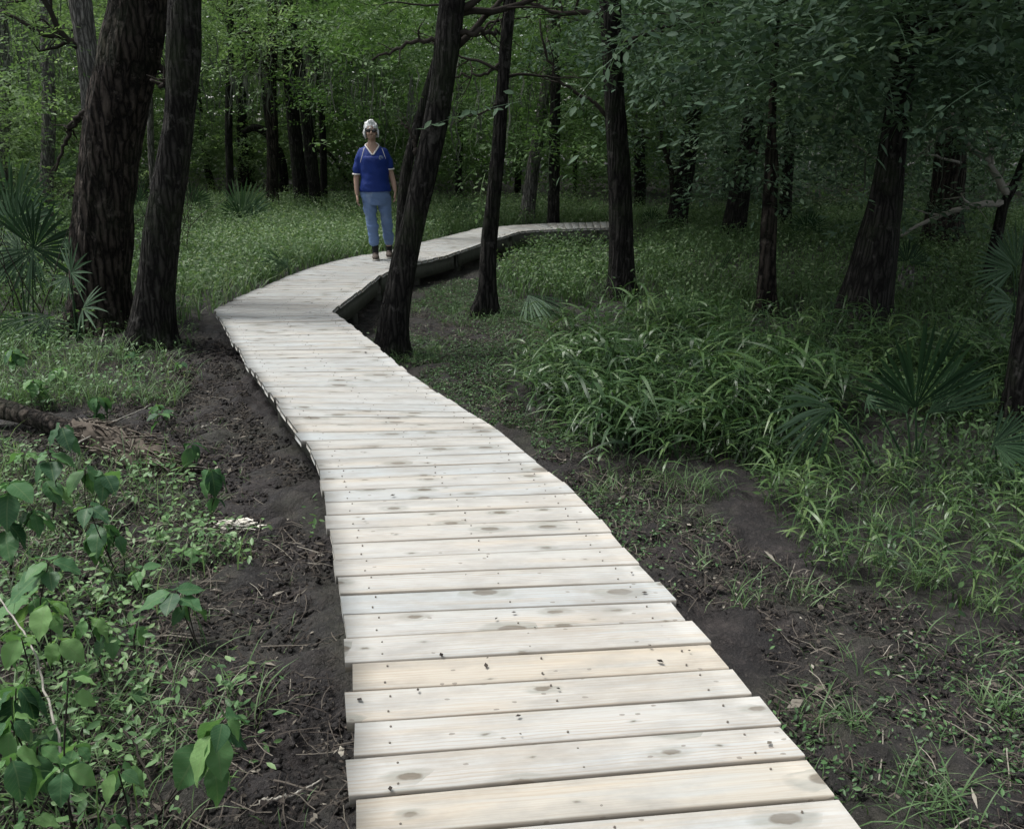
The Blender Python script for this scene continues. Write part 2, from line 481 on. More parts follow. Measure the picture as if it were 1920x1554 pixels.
# ------------------------------------------------------------------ boardwalk
def build_boardwalk():
    loc = (float(MID[3][0]), float(MID[3][1]), 0.0)
    root = thing('boardwalk', loc, 'winding boardwalk of new pale pine planks curving away through the wood', 'boardwalk')
    # arc length along the middle; planks every 0.139 m
    seg = np.linalg.norm(np.diff(MID, axis=0), axis=1)
    s = np.concatenate([[0], np.cumsum(seg)])
    W = .1375
    n = int(s[-1] / W)
    g = Geo(); rims = []
    rr = random.Random(5)
    def at(u):
        return (np.array([np.interp(u, s, EDGE_L[:, k]) for k in (0, 1)]), np.array([np.interp(u, s, EDGE_R[:, k]) for k in (0, 1)]))
    TH = .036
    for k in range(n):
        u0, u1 = k * W, (k + 1) * W
        L0, R0 = at(u0); L1, R1 = at(u1)
        d0 = (R0 - L0) / np.linalg.norm(R0 - L0); d1 = (R1 - L1) / np.linalg.norm(R1 - L1)
        jl, jr = rr.gauss(0, .009), rr.gauss(0, .006)
        if rr.random() < .10: jl -= .020
        gap = .0026 + .0045 * rr.random() ** 2
        fw = ((L1 + R1) - (L0 + R0)) / 2; fw /= np.linalg.norm(fw)
        skew = rr.gauss(0, .0015)
        a = L0 + d0 * jl + fw * (gap + skew); b = R0 + d0 * jr + fw * (gap - skew)
        c = R1 + d1 * jr - fw * (gap - skew); d = L1 + d1 * jl - fw * (gap + skew)
        dz = rr.gauss(0, .0012); tl = rr.gauss(0, .0014)
        bev = .0035
        rows = []
        # cross loops: a 6x? grid across (6 profile points) by along (14 stations), slight cup and bow
        NS = 14
        prof = [(0, -TH), (0, -bev), (bev, 0), (.5, .0), (1 - bev, 0), (1, -bev), (1, -TH)]
        wid = np.linalg.norm(d - a)
        bow = rr.gauss(0, .0012)
        for i in range(NS):
            t = i / (NS - 1)
            p0 = a + (b - a) * t; p1 = d + (c - d) * t
            for (w, h) in prof:
                if 0 < w < .5: w = bev / wid
                elif .5 < w < 1: w = 1 - bev / wid
                q = p0 + (p1 - p0) * w
                rows.append((q[0], q[1], h + dz + tl * (t - .5) + bow * math.sin(t * PI) ))
        P = len(prof)
        V = np.array(rows)
        quads = []
        for i in range(NS - 1):
            for j in range(P):
                a0 = i * P + j; b0 = i * P + (j + 1) % P
                quads.append((a0, b0, b0 + P, a0 + P))
        tris = []
        ends = []
        for i in (0, NS - 1):
            idx = [i * P + j for j in range(P)]
            if i: idx = idx[::-1]
            ends.append(idx)
        # end caps as quads/tris fan
        for idx in ends:
            for j in range(1, P - 1):
                tris.append((idx[0], idx[j], idx[j + 1]))
        length = np.linalg.norm(b - a)
        uo = rr.uniform(0, 60)
        uv = np.array([((i // P) / (NS - 1) * length + uo, (prof[i % P][0] * wid) + uo * 3.7 + prof[i % P][1]) for i in range(len(V))])
        t0 = rr.random()
        if 2.9 < u0 < 4.1: t0 = .62 + .38 * rr.random()
        if k < 24 and rr.random() < .25: t0 = .8 + .2 * rr.random()
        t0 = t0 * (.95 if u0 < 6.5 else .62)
        g.add(V, quads, tris, t0, uv)
        rims.append(np.array([1.0 if (prof[i % P][1] < 0 and prof[i % P][1] > -TH) else 0.0 for i in range(len(V))]))
    a8 = np.arange(8) * PI / 4
    for k in range(n):
        L0, R0 = at((k + .5) * W); d0 = (R0 - L0) / np.linalg.norm(R0 - L0); f0 = np.array([-d0[1], d0[0]])
        wd = np.linalg.norm(R0 - L0)
        for t in (.10, .13 + .38, wd / wd - .10):
            for sgn in (-1, 1):
                if rr.random() < .12: continue
                c = L0 + d0 * (wd * t + rr.gauss(0, .003)) + f0 * (sgn * .036 + rr.gauss(0, .003))
                V = [(c[0] + .0030 * math.cos(a), c[1] + .0030 * math.sin(a), .0035) for a in a8] + [(c[0] + .0030 * math.cos(a), c[1] + .0030 * math.sin(a), -.004) for a in a8] + [(c[0], c[1], .0028)]
                g.add(V, [(8 + i, 8 + (i + 1) % 8, (i + 1) % 8, i) for i in range(8)], [(i, (i + 1) % 8, 16) for i in range(8)])
                rims.append(np.full(17, 3.0))
    deck = g.build('decking', M_WOOD, root)
    at_ = deck.data.attributes.new('rim', 'FLOAT', 'POINT'); at_.data.foreach_set('value', np.concatenate(rims).astype(np.float32))
    # side beams: curved boards under each edge, in lengths
    def beam(E, inward, u_a, u_b, h=.19, th=.038, inset=.03):
        us = np.arange(u_a, u_b + .01, .15)
        P = []
        for u in us:
            L, Rr = at(min(u, s[-1]))
            d = (Rr - L) / np.linalg.norm(Rr - L)
            e = (L + d * inset) if E == 'L' else (Rr - d * inset)
            i = d if E == 'L' else -d
            P.append((e, e + i * th))
        V = []
        for (o, i) in P:
            V += [(o[0], o[1], -TH - .003), (i[0], i[1], -TH - .003), (i[0], i[1], -TH - h), (o[0], o[1], -TH - h)]
        q = []
        for k in range(len(P) - 1):
            for j in range(4):
                q.append((k * 4 + j, k * 4 + (j + 1) % 4, k * 4 + 4 + (j + 1) % 4, k * 4 + 4 + j))
        q.append((0, 1, 2, 3)); m = (len(P) - 1) * 4; q.append((m + 3, m + 2, m + 1, m))
        return np.array(V), q
    u = 0.0
    while u < s[-1] - .5:
        e = min(u + 2.4, s[-1])
        for side in 'LR':
            V, q = beam(side, 0, u, e - .012, inset=.09 if u < 8.0 or side == 'L' else .022)
            gg = Geo(); gg.add(V, q); gg.build('side_beam', M_BEAM, root)
        # posts at the joints, bolted inside the beams
        for side in 'LR':
            for uu in (u + .15, u + 1.35):
                L, Rr = at(min(uu, s[-1])); d = (Rr - L) / np.linalg.norm(Rr - L)
                p = L + d * .18 if side == 'L' else Rr - d * .115
                hw = .044; zt, zb = -TH - .01, zg1(p[0], p[1]) - .15
                V = [(p[0] + sx * hw * d[0] - sy * hw * d[1], p[1] + sx * hw * d[1] + sy * hw * d[0], z) for z in (zb, zt) for sx, sy in ((-1, -1), (1, -1), (1, 1), (-1, 1))]
                gg = Geo(); gg.add(V, [(0, 3, 2, 1), (4, 5, 6, 7), (0, 1, 5, 4), (1, 2, 6, 5), (2, 3, 7, 6), (3, 0, 4, 7)])
                gg.build('post', M_BEAM, root)
        u += 2.4
build_boardwalk()

# ------------------------------------------------------------------ leaf templates
LEAF_V = np.array([(0, 0, 0), (.30, .19, .03), (.62, .20, .02), (1, 0, -.06), (.62, -.20, .02), (.30, -.19, .03), (.46, 0, -.03)], float)
LEAF_T = [(0, 6, 1), (1, 6, 2), (2, 6, 3), (3, 6, 4), (4, 6, 5), (5, 6, 0)]
QLEAF_V = np.array([(0, 0, 0), (.5, .3, .03), (1, 0, -.05), (.5, -.3, .03)], float)
QLEAF_Q = [(0, 3, 2, 1)]

def make_spray(seed, nl=13, length=.55, leaf=.085):
    """a twig with alternating leaves, lying along +x, flat in xy"""
    r = np.random.default_rng(seed)
    V, T = [], []
    n = 0
    bend = r.uniform(-.5, .5); droop = r.uniform(.1, .35)
    def pos(t): return np.array([t * length, bend * length * t * t * .5, -droop * length * t * t])
    # side twigs too
    for k in range(nl):
        t = (k + .7) / nl
        p = pos(t); s = 1 if k % 2 else -1
        if k >= nl - 1: a = r.normal(0, .2)
        else: a = s * (.95 - .45 * t) + r.normal(0, .22)
        sz = leaf * r.uniform(.65, 1.15)
        tilt = r.normal(0, .35); pitch = r.normal(-.15, .3)
        L = LEAF_V * sz
        c, sn = math.cos(tilt), math.sin(tilt)
        L = L @ np.array([[1, 0, 0], [0, c, sn], [0, -sn, c]])
        c, sn = math.cos(pitch), math.sin(pitch)
        L = L @ np.array([[c, 0, sn], [0, 1, 0], [-sn, 0, c]])
        c, sn = math.cos(a + bend * t), math.sin(a + bend * t)
        L = L @ np.array([[c, sn, 0], [-sn, c, 0], [0, 0, 1]])
        off = np.array([0, s * r.uniform(0, .06), r.normal(0, .02)])
        V.append(L + p + off); T += [tuple(x + n for x in f) for f in LEAF_T]; n += 7
    # the twig itself, a thin three-sided strip
    for i in range(4):
        p, q = pos(i / 4), pos((i + 1) / 4)
        w = .004 * (1 - i / 5)
        V.append(np.array([p + (0, w, 0), p - (0, w, 0), q - (0, w, 0), q + (0, w, 0)])); T += [(n, n + 1, n + 2), (n, n + 2, n + 3)]; n += 4
    return np.concatenate(V), T
SPRAYS = [make_spray(40 + i) for i in range(5)]
SPRAYS_S = [make_spray(60 + i, 15, .6, .075) for i in range(4)]

def add_sprays(g, P, rng, heading=None, scale=(.7, 1.3), updir=.35, sprays=None):
    """leaf sprays at points P"""
    P = np.asarray(P); n = len(P)
    if n == 0: return
    sprays = sprays or SPRAYS
    h = rng.uniform(0, 2 * PI, n) if heading is None else heading + rng.normal(0, .7, n)
    nrm = np.stack([rng.normal(0, updir, n), rng.normal(0, updir, n), np.ones(n)], 1)
    sc = rng.uniform(*scale, n)
    pick = rng.integers(0, len(sprays), n)
    for k, (tv, tt) in enumerate(sprays):
        m = pick == k
        if not m.any(): continue
        M = frames(nrm[m], h[m], sc[m])
        tint = np.clip(rng.normal(.45, .2, m.sum()), 0, 1)
        V, q, t, ti, _ = scatter(tv, None, tt, M, P[m], tint)
        # a little variation leaf by leaf
        lv = np.repeat(rng.normal(0, .12, len(V) // 7 + 1), 7)[:len(V)]
        g.add(V, None, t, np.clip(ti + lv, 0, 1))

def add_leaves(g, P, rng, size=(.1, .2), updir=.7):
    n = len(P)
    nrm = np.stack([rng.normal(0, updir, n), rng.normal(0, updir, n), np.ones(n)], 1)
    M = frames(nrm, rng.uniform(0, 2 * PI, n), rng.uniform(*size, n))
    V, q, t, ti, _ = scatter(QLEAF_V, QLEAF_Q, None, M, np.asarray(P), np.clip(rng.normal(.45, .22, n), 0, 1))
    g.add(V, q, None, ti)

# ------------------------------------------------------------------ trees
def limb_path(start, d, length, r0, rng, n=10, wig=.35, up=.0):
    P = [np.array(start, float)]; d = np.array(d, float); d /= np.linalg.norm(d)
    for i in range(n):
        d = d + rng.normal(0, wig, 3) * .45 + np.array([0, 0, up * .12])
        d /= np.linalg.norm(d)
        P.append(P[-1] + d * length / n)
    P = np.array(P)
    rr = r0 * (1 - np.linspace(0, 1, n + 1) * .85)
    return P, rr

def make_limb(root, start, d, length, r0, rng, mat, subs=4, up=.2, wig=.35, name='limb', path=None):
    """a limb with side branches as one mesh; returns the points where foliage can hang"""
    g = Geo()
    if path is None: P, rr = limb_path(start, d, length, r0, rng, 12, wig, up)
    else:
        P = resample(path, 18); P = P + np.concatenate([np.zeros((1, 3)), rng.normal(0, .012, (17, 3))]); rr = r0 * (1 - np.linspace(0, 1, 18) * .65)
        length = np.linalg.norm(np.diff(P, axis=0), axis=1).sum()
    V, q, t, uv = tube(P, rr, 7); g.add(V, q, t)
    tips = [P[i] for i in range(len(P) // 3, len(P))]
    for k in range(subs):
        i = rng.integers(len(P) // 4, len(P) - 1)
        dd = (P[i] - P[i - 1]) / (np.linalg.norm(P[i] - P[i - 1]) + 1e-9)
        dd = dd + rng.normal(0, .75, 3) + np.array([0, 0, .1])
        p2, r2 = limb_path(P[i], dd, length * rng.uniform(.25, .6), rr[i] * .6, rng, 7, .5, .1)
        V, q, t, uv = tube(p2, r2, 5, False); g.add(V, q, t)
        tips += [p2[j] for j in range(2, len(p2))]
        for m in range(2):
            j = rng.integers(2, len(p2) - 1)
            dd = rng.normal(0, 1, 3); p3, r3 = limb_path(p2[j], dd, length * rng.uniform(.12, .28), r2[j] * .6, rng, 5, .6, 0)
            V, q, t, uv = tube(p3, r3, 4, False); g.add(V, q, t)
            tips += [p3[j2] for j2 in range(1, len(p3))]
    g.build(name, mat, root, True)
    return np.array(tips)

def make_tree(name, label, pts, mat, Y=None, base=None, top=9.0, rough=.05, ridges=0.0, flare=1.0, seg=22, limbs=0, limb_z=(2.5, 7), limb_len=(1.2, 2.6),
              leaf=None, sprays=0, crown=True, crown_r=3.0, group=None, cat='tree', seed=0, lean_y=0.0, spray_scale=(.7, 1.3), crown_mat=None, limb_paths=(), lobes=0, twigmat=None, path_mat=None):
    """pts: (px, py, width_px) up the trunk, read at one distance; the first is on the ground"""
    rng = np.random.default_rng(100 + seed)
    b = ground_px(pts[0][0], pts[0][1])
    if Y is not None:
        x = on_y(pts[0][0], pts[0][1], Y)
        b = np.array([x[0], Y, zg1(x[0], Y)])
    Y0 = b[1]
    W = []
    for i, (px, py, w) in enumerate(pts):
        p = on_y(px, py, Y0)
        if i == 0: p = b.copy()
        dz = max(0, p[2] - b[2])
        W.append([p[0], Y0 + lean_y * dz, p[2], w / F * depth_of(p) / 2])
    W = np.array(W)
    # carry on above the picture
    last, prev = W[-1], W[-2]
    d = (last - prev)[:3]; d = d / (np.linalg.norm(d) + 1e-9)
    rlast = last[3]
    z = last[2]; cur = last[:3].copy()
    while cur[2] < top:
        d = d * .8 + np.array([0, 0, .25]) + rng.normal(0, .05, 3); d /= np.linalg.norm(d)
        cur = cur + d * .9
        W = np.vstack([W, [*cur, rlast * max(.25, 1 - (cur[2] - z) / (top - z + 1e-6) * .7)]])
    W = np.vstack([[W[0][0], W[0][1], W[0][2] - .25, W[0][3] * 1.02], W])
    n = int(np.clip((W[-1][2] - W[0][2]) / .07, 40, 190))
    Q = resample(W, n)
    s1 = seed * 17.3
    hmin = b[2]
    def rfun(i, ang, r, p):
        h = p[2] - hmin
        cx, cy = np.cos(ang), np.sin(ang)
        z = np.full_like(ang, p[2])
        rr = r * (1 + rough * fbm(cx * 1.6 + s1, cy * 1.6, z * 1.3, seed=31, oct=3))
        rr = rr + .35 * rough * r * fbm(cx * 5 + s1, cy * 5, z * 4, seed=35, oct=2)
        if ridges:
            f = fbm(cx * 7 + s1, cy * 7, z * 1.7, seed=41, oct=2)
            rr = rr + ridges * (np.abs(f) * 1.6 - .45)
        if lobes:
            rr = rr * (1 + .22 * np.exp(-max(0, h) / .8) * np.cos(lobes * ang + s1) + .05 * np.cos(2 * ang + s1))
        if flare:
            fl = math.exp(-max(0, h) / .17)
            rr = rr * (1 + .26 * flare * fl * (1 + .8 * np.cos(5 * ang + s1) + .4 * np.cos(3 * ang)))
        return rr
    V, q, t, uv = tube(Q[:, :3], Q[:, 3], seg, True, rfun)
    root = thing(name, b, label, cat, group)
    g = Geo(); g.add(V, q, t, .5, uv); g.build('trunk', mat, root, True)
    twm = twigmat or M_TWIG
    tips = []
    for path, r in limb_paths:
        P = [on_y(a, c, Y0 + (e if len(rest) else 0)) for (a, c, *rest) in path for e in [rest[0] if rest else 0]]
        tips.append(make_limb(root, None, None, 1, r, rng, path_mat or twm, 3, path=P))
    for k in range(limbs):
        zz = rng.uniform(*limb_z)
        i = int(np.argmin(np.abs(Q[:, 2] - zz)))
        a = rng.uniform(0, 2 * PI)
        dd = np.array([math.cos(a), math.sin(a), rng.uniform(-.1, .6)])
        tips.append(make_limb(root, Q[i, :3] + dd * Q[i, 3] * .3, dd, rng.uniform(*limb_len), max(.012, Q[i, 3] * .32), rng, twm, 4, .25))
    if sprays and leaf is not None and tips:
        T = np.concatenate(tips)
        P = T[rng.integers(0, len(T), sprays)] + rng.normal(0, .22, (sprays, 3)) * np.array([1, 1, .6])
        gg = Geo(); add_sprays(gg, P, rng, scale=spray_scale); gg.build('foliage', leaf, root)
    if crown:
        gg = Geo(); c = Q[-1, :3]
        nl = int(480 * (crown_r / 3) ** 2)
        cl = c + rng.normal(0, 1, (26, 3)) * np.array([crown_r * .55, crown_r * .55, 1.1])
        P = cl[rng.integers(0, 26, nl)] + rng.normal(0, 1, (nl, 3)) * np.array([.7, .7, .35])
        P[:, 2] = np.maximum(P[:, 2], top - 2.2)
        add_leaves(gg, P, rng, (.2, .34), .5)
        gg.build('crown', crown_mat or leaf or M_LEAF_DARK, root)
    return root, Q

# the two big trunks on the left
make_tree('tree', 'broad trunk with shaggy brown bark, left of the twin trunks beside the bend', [(188, 612, 118), (188, 560, 104), (190, 480, 102), (197, 380, 100), (207, 260, 98), (226, 170, 106), (246, 90, 108), (262, 0, 106)], M_BARK_BROWN, seg=72, ridges=.022, rough=.05, top=10, seed=1,
          limb_paths=[([(170, 200), (148, 222), (130, 242), (118, 280), (106, 316)], .028), ([(176, 215), (140, 230), (122, 262)], .02), ([(285, 112), (300, 128), (318, 140)], .035)], flare=1.1, crown_r=2.6)
make_tree('tree', 'dark smooth leaning trunk, right of the twin trunks beside the bend', [(284, 648, 82), (288, 580, 72), (297, 490, 66), (308, 400, 61), (323, 310, 56), (336, 220, 52), (344, 110, 62), (346, 0, 58)], M_BARK_DARK, seg=48, ridges=.008, rough=.06, top=10.5, seed=2,
          limb_paths=[([(330, 150), (302, 160), (286, 150)], .03)], crown_r=2.6)
# the leaning trunk that half hides the walker and its neighbours
make_tree('tree', 'dark trunk leaning right in front of the person, at the boardwalk edge', [(735, 668, 62), (739, 600, 53), (757, 500, 46), (779, 400, 43), (802, 300, 44), (822, 200, 44), (837, 100, 45), (848, 0, 46)], M_BARK_DARK, seg=44, ridges=.008, rough=.06, top=10, seed=3,
          limb_paths=[([(842, 68), (868, 62), (905, 60), (937, 64, .3)], .028), ([(822, 74), (791, 80), (758, 82), (735, 95), (700, 110)], .022), ([(780, 290), (770, 250), (752, 230)], .02)], crown_r=2.6, limbs=3, limb_z=(2.2, 3.2), limb_len=(1.2, 2.2))
make_tree('tree', 'thin fluted trunk standing right of the leaning trunk by the boardwalk', [(905, 592, 40), (912, 540, 32), (915, 470, 28), (922, 400, 27), (932, 300, 25), (940, 200, 22), (947, 100, 21), (956, 0, 21)], M_BARK_DARK, seg=36, ridges=.006, rough=.06, lobes=3, top=9.5, seed=4,
          limb_paths=[([(943, 118), (905, 138), (861, 143), (835, 152)], .02), ([(950, 28), (918, 48), (885, 72), (850, 80)], .018), ([(938, 190), (905, 215), (880, 218), (840, 235)], .012)], crown_r=2.2, limbs=4, limb_z=(1.9, 3.2), limb_len=(1.0, 2.0))
make_tree('tree', 'straight dark trunk rising from the grass beyond the fallen palm fan', [(1165, 557, 52), (1165, 500, 46), (1164, 400, 44), (1160, 300, 42), (1153, 200, 38), (1148, 100, 38), (1144, 0, 40)], M_BARK_DARK, seg=40, ridges=.008, rough=.06, top=10, seed=5,
          limb_paths=[([(1140, 222), (1112, 190), (1075, 173), (1040, 138), (1020, 90), (1012, 40)], .026), ([(1152, 120), (1200, 70), (1240, 60), (1280, 30)], .02)], crown_r=2.4, limbs=4, limb_z=(2.2, 3.4), limb_len=(1.2, 2.4))
make_tree('tree', 'slim dark trunk in front of the far end of the boardwalk', [(1037, 448, 26), (1038, 400, 23), (1039, 300, 22), (1041, 200, 20), (1042, 100, 18), (1044, 0, 17)], M_BARK_DARK, seg=24, top=9, seed=6, limbs=5, limb_z=(2.6, 5), leaf=M_LEAF_MID, sprays=130)
make_tree('tree', 'grey trunk leaning right behind the far boardwalk', [(986, 424, 30), (992, 370, 26), (1000, 310, 24), (1012, 240, 22), (1026, 140, 20), (1036, 40, 20)], M_BARK_GREY, seg=24, top=9, seed=7, limbs=4, limb_z=(2.8, 6), leaf=M_LEAF_MID, sprays=140)
make_tree('tree', 'thin upright trunk in the shade right of the leaning trunk', [(861, 382, 14), (860, 320, 13), (862, 250, 13), (861, 150, 12), (862, 50, 12)], M_BARK_DARK, seg=14, top=9, seed=8, limbs=5, limb_z=(2.4, 6), leaf=M_LEAF_MID, sprays=150)
make_tree('tree', 'very thin sapling trunk seen far off right of the slim dark trunk', [(1078, 374, 8), (1078, 300, 8), (1080, 200, 7), (1081, 80, 7)], M_BARK_DARK, seg=10, top=9, seed=9, limbs=4, limb_z=(2.6, 6), leaf=M_LEAF_MID, sprays=120)
# right-hand trees
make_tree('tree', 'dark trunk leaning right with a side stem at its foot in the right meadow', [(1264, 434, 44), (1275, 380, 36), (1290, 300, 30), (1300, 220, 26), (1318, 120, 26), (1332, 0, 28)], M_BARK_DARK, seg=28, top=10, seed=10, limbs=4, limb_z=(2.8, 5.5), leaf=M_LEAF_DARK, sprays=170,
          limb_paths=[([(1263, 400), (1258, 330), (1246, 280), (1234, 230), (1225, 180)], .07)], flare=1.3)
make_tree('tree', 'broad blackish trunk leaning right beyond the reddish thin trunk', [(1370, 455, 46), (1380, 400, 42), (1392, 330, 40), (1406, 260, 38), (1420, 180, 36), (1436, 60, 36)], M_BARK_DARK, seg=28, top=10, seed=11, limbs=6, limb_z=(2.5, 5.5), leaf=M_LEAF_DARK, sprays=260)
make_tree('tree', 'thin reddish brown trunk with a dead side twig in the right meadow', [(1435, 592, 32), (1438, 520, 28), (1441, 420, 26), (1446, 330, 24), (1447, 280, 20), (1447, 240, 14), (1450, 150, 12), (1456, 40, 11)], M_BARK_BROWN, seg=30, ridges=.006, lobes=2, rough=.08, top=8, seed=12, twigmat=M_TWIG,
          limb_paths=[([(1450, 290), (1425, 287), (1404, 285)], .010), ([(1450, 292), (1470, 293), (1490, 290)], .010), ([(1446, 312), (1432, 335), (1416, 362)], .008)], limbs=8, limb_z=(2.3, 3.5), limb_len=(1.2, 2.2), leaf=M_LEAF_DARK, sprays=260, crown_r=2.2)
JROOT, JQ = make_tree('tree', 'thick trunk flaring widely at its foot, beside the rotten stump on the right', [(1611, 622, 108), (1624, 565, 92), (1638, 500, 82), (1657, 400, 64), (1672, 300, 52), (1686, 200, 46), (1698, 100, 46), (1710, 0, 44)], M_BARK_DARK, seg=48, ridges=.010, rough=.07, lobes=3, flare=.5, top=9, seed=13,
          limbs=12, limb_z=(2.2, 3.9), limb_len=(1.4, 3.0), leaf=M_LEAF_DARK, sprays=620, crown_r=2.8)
make_tree('tree', 'reddish dark trunk far right with a pale bare twig across it', [(1768, 470, 86), (1768, 420, 70), (1775, 360, 58), (1782, 300, 54), (1792, 200, 44), (1800, 100, 42), (1806, 0, 40)], M_BARK_BROWN, seg=36, ridges=.012, rough=.07, top=9, seed=14,
          limb_paths=[([(1802, 306, -.5), (1760, 296, -.6), (1720, 290, -.7), (1650, 298, -.8), (1615, 278, -.8), (1578, 254, -.8)], .022)], path_mat=M_PALE_TWIG, limbs=9, limb_z=(2.7, 4.8), limb_len=(1.6, 3.2), leaf=M_LEAF_DARK, sprays=420, crown_r=2.8)
make_tree('tree', 'crooked thin tree at the far right with two long bowed limbs', [(1862, 474, 22), (1872, 430, 20), (1882, 385, 18), (1900, 350, 15), (1916, 310, 14), (1935, 250, 12), (1945, 150, 12), (1955, 40, 11)], M_BARK_DARK, seg=18, top=7, seed=15, Y=11.0, path_mat=M_PALE_TWIG,  # pale limb colour stands in for light on their tops
          limb_paths=[([(1882, 380), (1840, 384), (1790, 396), (1740, 415), (1690, 442)], .05), ([(1890, 365), (1872, 335), (1845, 300), (1815, 270), (1795, 235), (1785, 205)], .05)], limbs=7, limb_z=(2.5, 3.8), limb_len=(1.2, 2.4), leaf=M_LEAF_DARK, sprays=360, crown_r=2)
make_tree('tree', 'dark trunk cut by the right edge of the photo behind the palmettos', [(1912, 800, 66), (1912, 740, 52), (1920, 660, 44), (1934, 560, 42), (1950, 400, 40), (1965, 200, 40)], M_BARK_DARK, seg=36, ridges=.008, top=7, seed=16,
          limbs=7, limb_z=(2.2, 3.2), limb_len=(1.0, 2.0), leaf=M_LEAF_DARK, sprays=260, crown_r=2)
# left middle distance
make_tree('tree', 'grey trunk directly behind the shaggy brown trunk on the left', [(168, 520, 40), (172, 420, 38), (174, 260, 36), (168, 150, 36), (158, 60, 38), (150, 0, 40)], M_BARK_GREY, Y=13, seg=24, top=10, seed=17, limbs=4, limb_z=(2.5, 5), leaf=M_LEAF_FRESH, sprays=150,
          limb_paths=[([(165, 100), (120, 72), (80, 66), (40, 40), (0, 20)], .06), ([(160, 95), (110, 60), (60, 20)], .03)], crown_mat=M_LEAF_FRESH)
make_tree('tree', 'pale moss hung trunk at the far left among palm fans', [(84, 420, 26), (88, 330, 24), (92, 220, 24), (90, 120, 22), (86, 0, 22)], M_BARK_GREY, Y=17, seg=20, top=10, seed=18, limbs=5, limb_z=(2.4, 6), leaf=M_LEAF_FRESH, sprays=170, crown=False)
make_tree('tree', 'pale trunk at the left edge of the photo far back', [(6, 400, 26), (4, 300, 26), (8, 200, 24), (4, 80, 24)], M_BARK_GREY, Y=19, seg=18, top=10, seed=19, limbs=4, limb_z=(2.5, 6), leaf=M_LEAF_FRESH, sprays=140, crown=False)
make_tree('tree', 'slender trunk with a crooked hanging limb, leftmost of the row behind the left palmetto', [(432, 400, 15), (431, 330, 14), (429, 250, 14), (430, 150, 14), (432, 60, 13)], M_BARK_DARK, seg=16, top=9, seed=20, limbs=4, limb_z=(2.8, 6), leaf=M_LEAF_FRESH, sprays=160, crown=False,
          limb_paths=[([(433, 122), (460, 108), (478, 88), (474, 58), (452, 8)], .09)])
make_tree('tree', 'dark upright trunk second in the row behind the left palmetto', [(456, 366, 22), (456, 300, 20), (453, 220, 19), (452, 140, 18), (450, 40, 18)], M_BARK_DARK, seg=18, top=9, seed=21, limbs=4, limb_z=(3, 7), leaf=M_LEAF_FRESH, sprays=150, crown=False)
make_tree('tree', 'brown upright trunk between the arched trunk and the left palmetto', [(510, 396, 26), (511, 330, 22), (511, 240, 21), (508, 150, 20), (512, 60, 20)], M_BARK_BROWN, seg=22, top=9, seed=22, limbs=4, limb_z=(3, 6), leaf=M_LEAF_FRESH, sprays=150, crown=False, rough=.04)
make_tree('tree', 'black trunk arching over like a hook behind the brown upright trunk', [(531, 372, 18), (532, 330, 17), (526, 295, 17), (512, 265, 16), (494, 246, 15), (474, 240, 13), (455, 250, 8)], M_BARK_DARK, seg=16, top=-1, seed=23, crown=False)
make_tree('tree', 'pale grey broad trunk left of the person, lit by the gap', [(566, 378, 34), (570, 330, 28), (575, 260, 28), (577, 180, 28), (580, 90, 27), (584, 0, 26)], M_BARK_GREY, seg=24, top=10, seed=24, limbs=4, limb_z=(3, 6), leaf=M_LEAF_FRESH, sprays=150, crown=False)
make_tree('tree', 'thin dark trunk touching the pale grey trunk left of the person', [(588, 370, 9), (588, 280, 9), (589, 180, 9), (590, 80, 9)], M_BARK_DARK, seg=12, top=9, seed=25, limbs=4, limb_z=(3, 6), leaf=M_LEAF_FRESH, sprays=130, crown=False,
          limb_paths=[([(590, 282), (620, 290), (645, 330), (668, 350), (690, 360)], .06)])
make_tree('tree', 'dark double stem just behind the leaning trunk at the right of the person', [(752, 455, 26), (755, 400, 24), (762, 320, 20), (782, 240, 18), (808, 150, 17), (836, 50, 16)], M_BARK_DARK, seg=20, top=9, Y=13.6, seed=26, limbs=4, limb_z=(2.4, 5), leaf=M_LEAF_MID, sprays=150)
make_tree('tree', 'small dark trunk standing far back left of the twin trunks gap', [(288, 372, 13), (284, 300, 12), (281, 200, 12), (276, 100, 11)], M_BARK_GREY, seg=12, top=9, seed=27, Y=24, limbs=4, limb_z=(3, 6), leaf=M_LEAF_FRESH, sprays=140, crown=False)
make_tree('tree', 'dark mid sized trunk behind the reddish thin trunk on the right', [(1470, 425, 26), (1474, 360, 22), (1480, 280, 20), (1486, 180, 19), (1490, 60, 18)], M_BARK_DARK, seg=18, top=9, seed=28, Y=18, limbs=6, limb_z=(2.4, 5), leaf=M_LEAF_DARK, sprays=200)

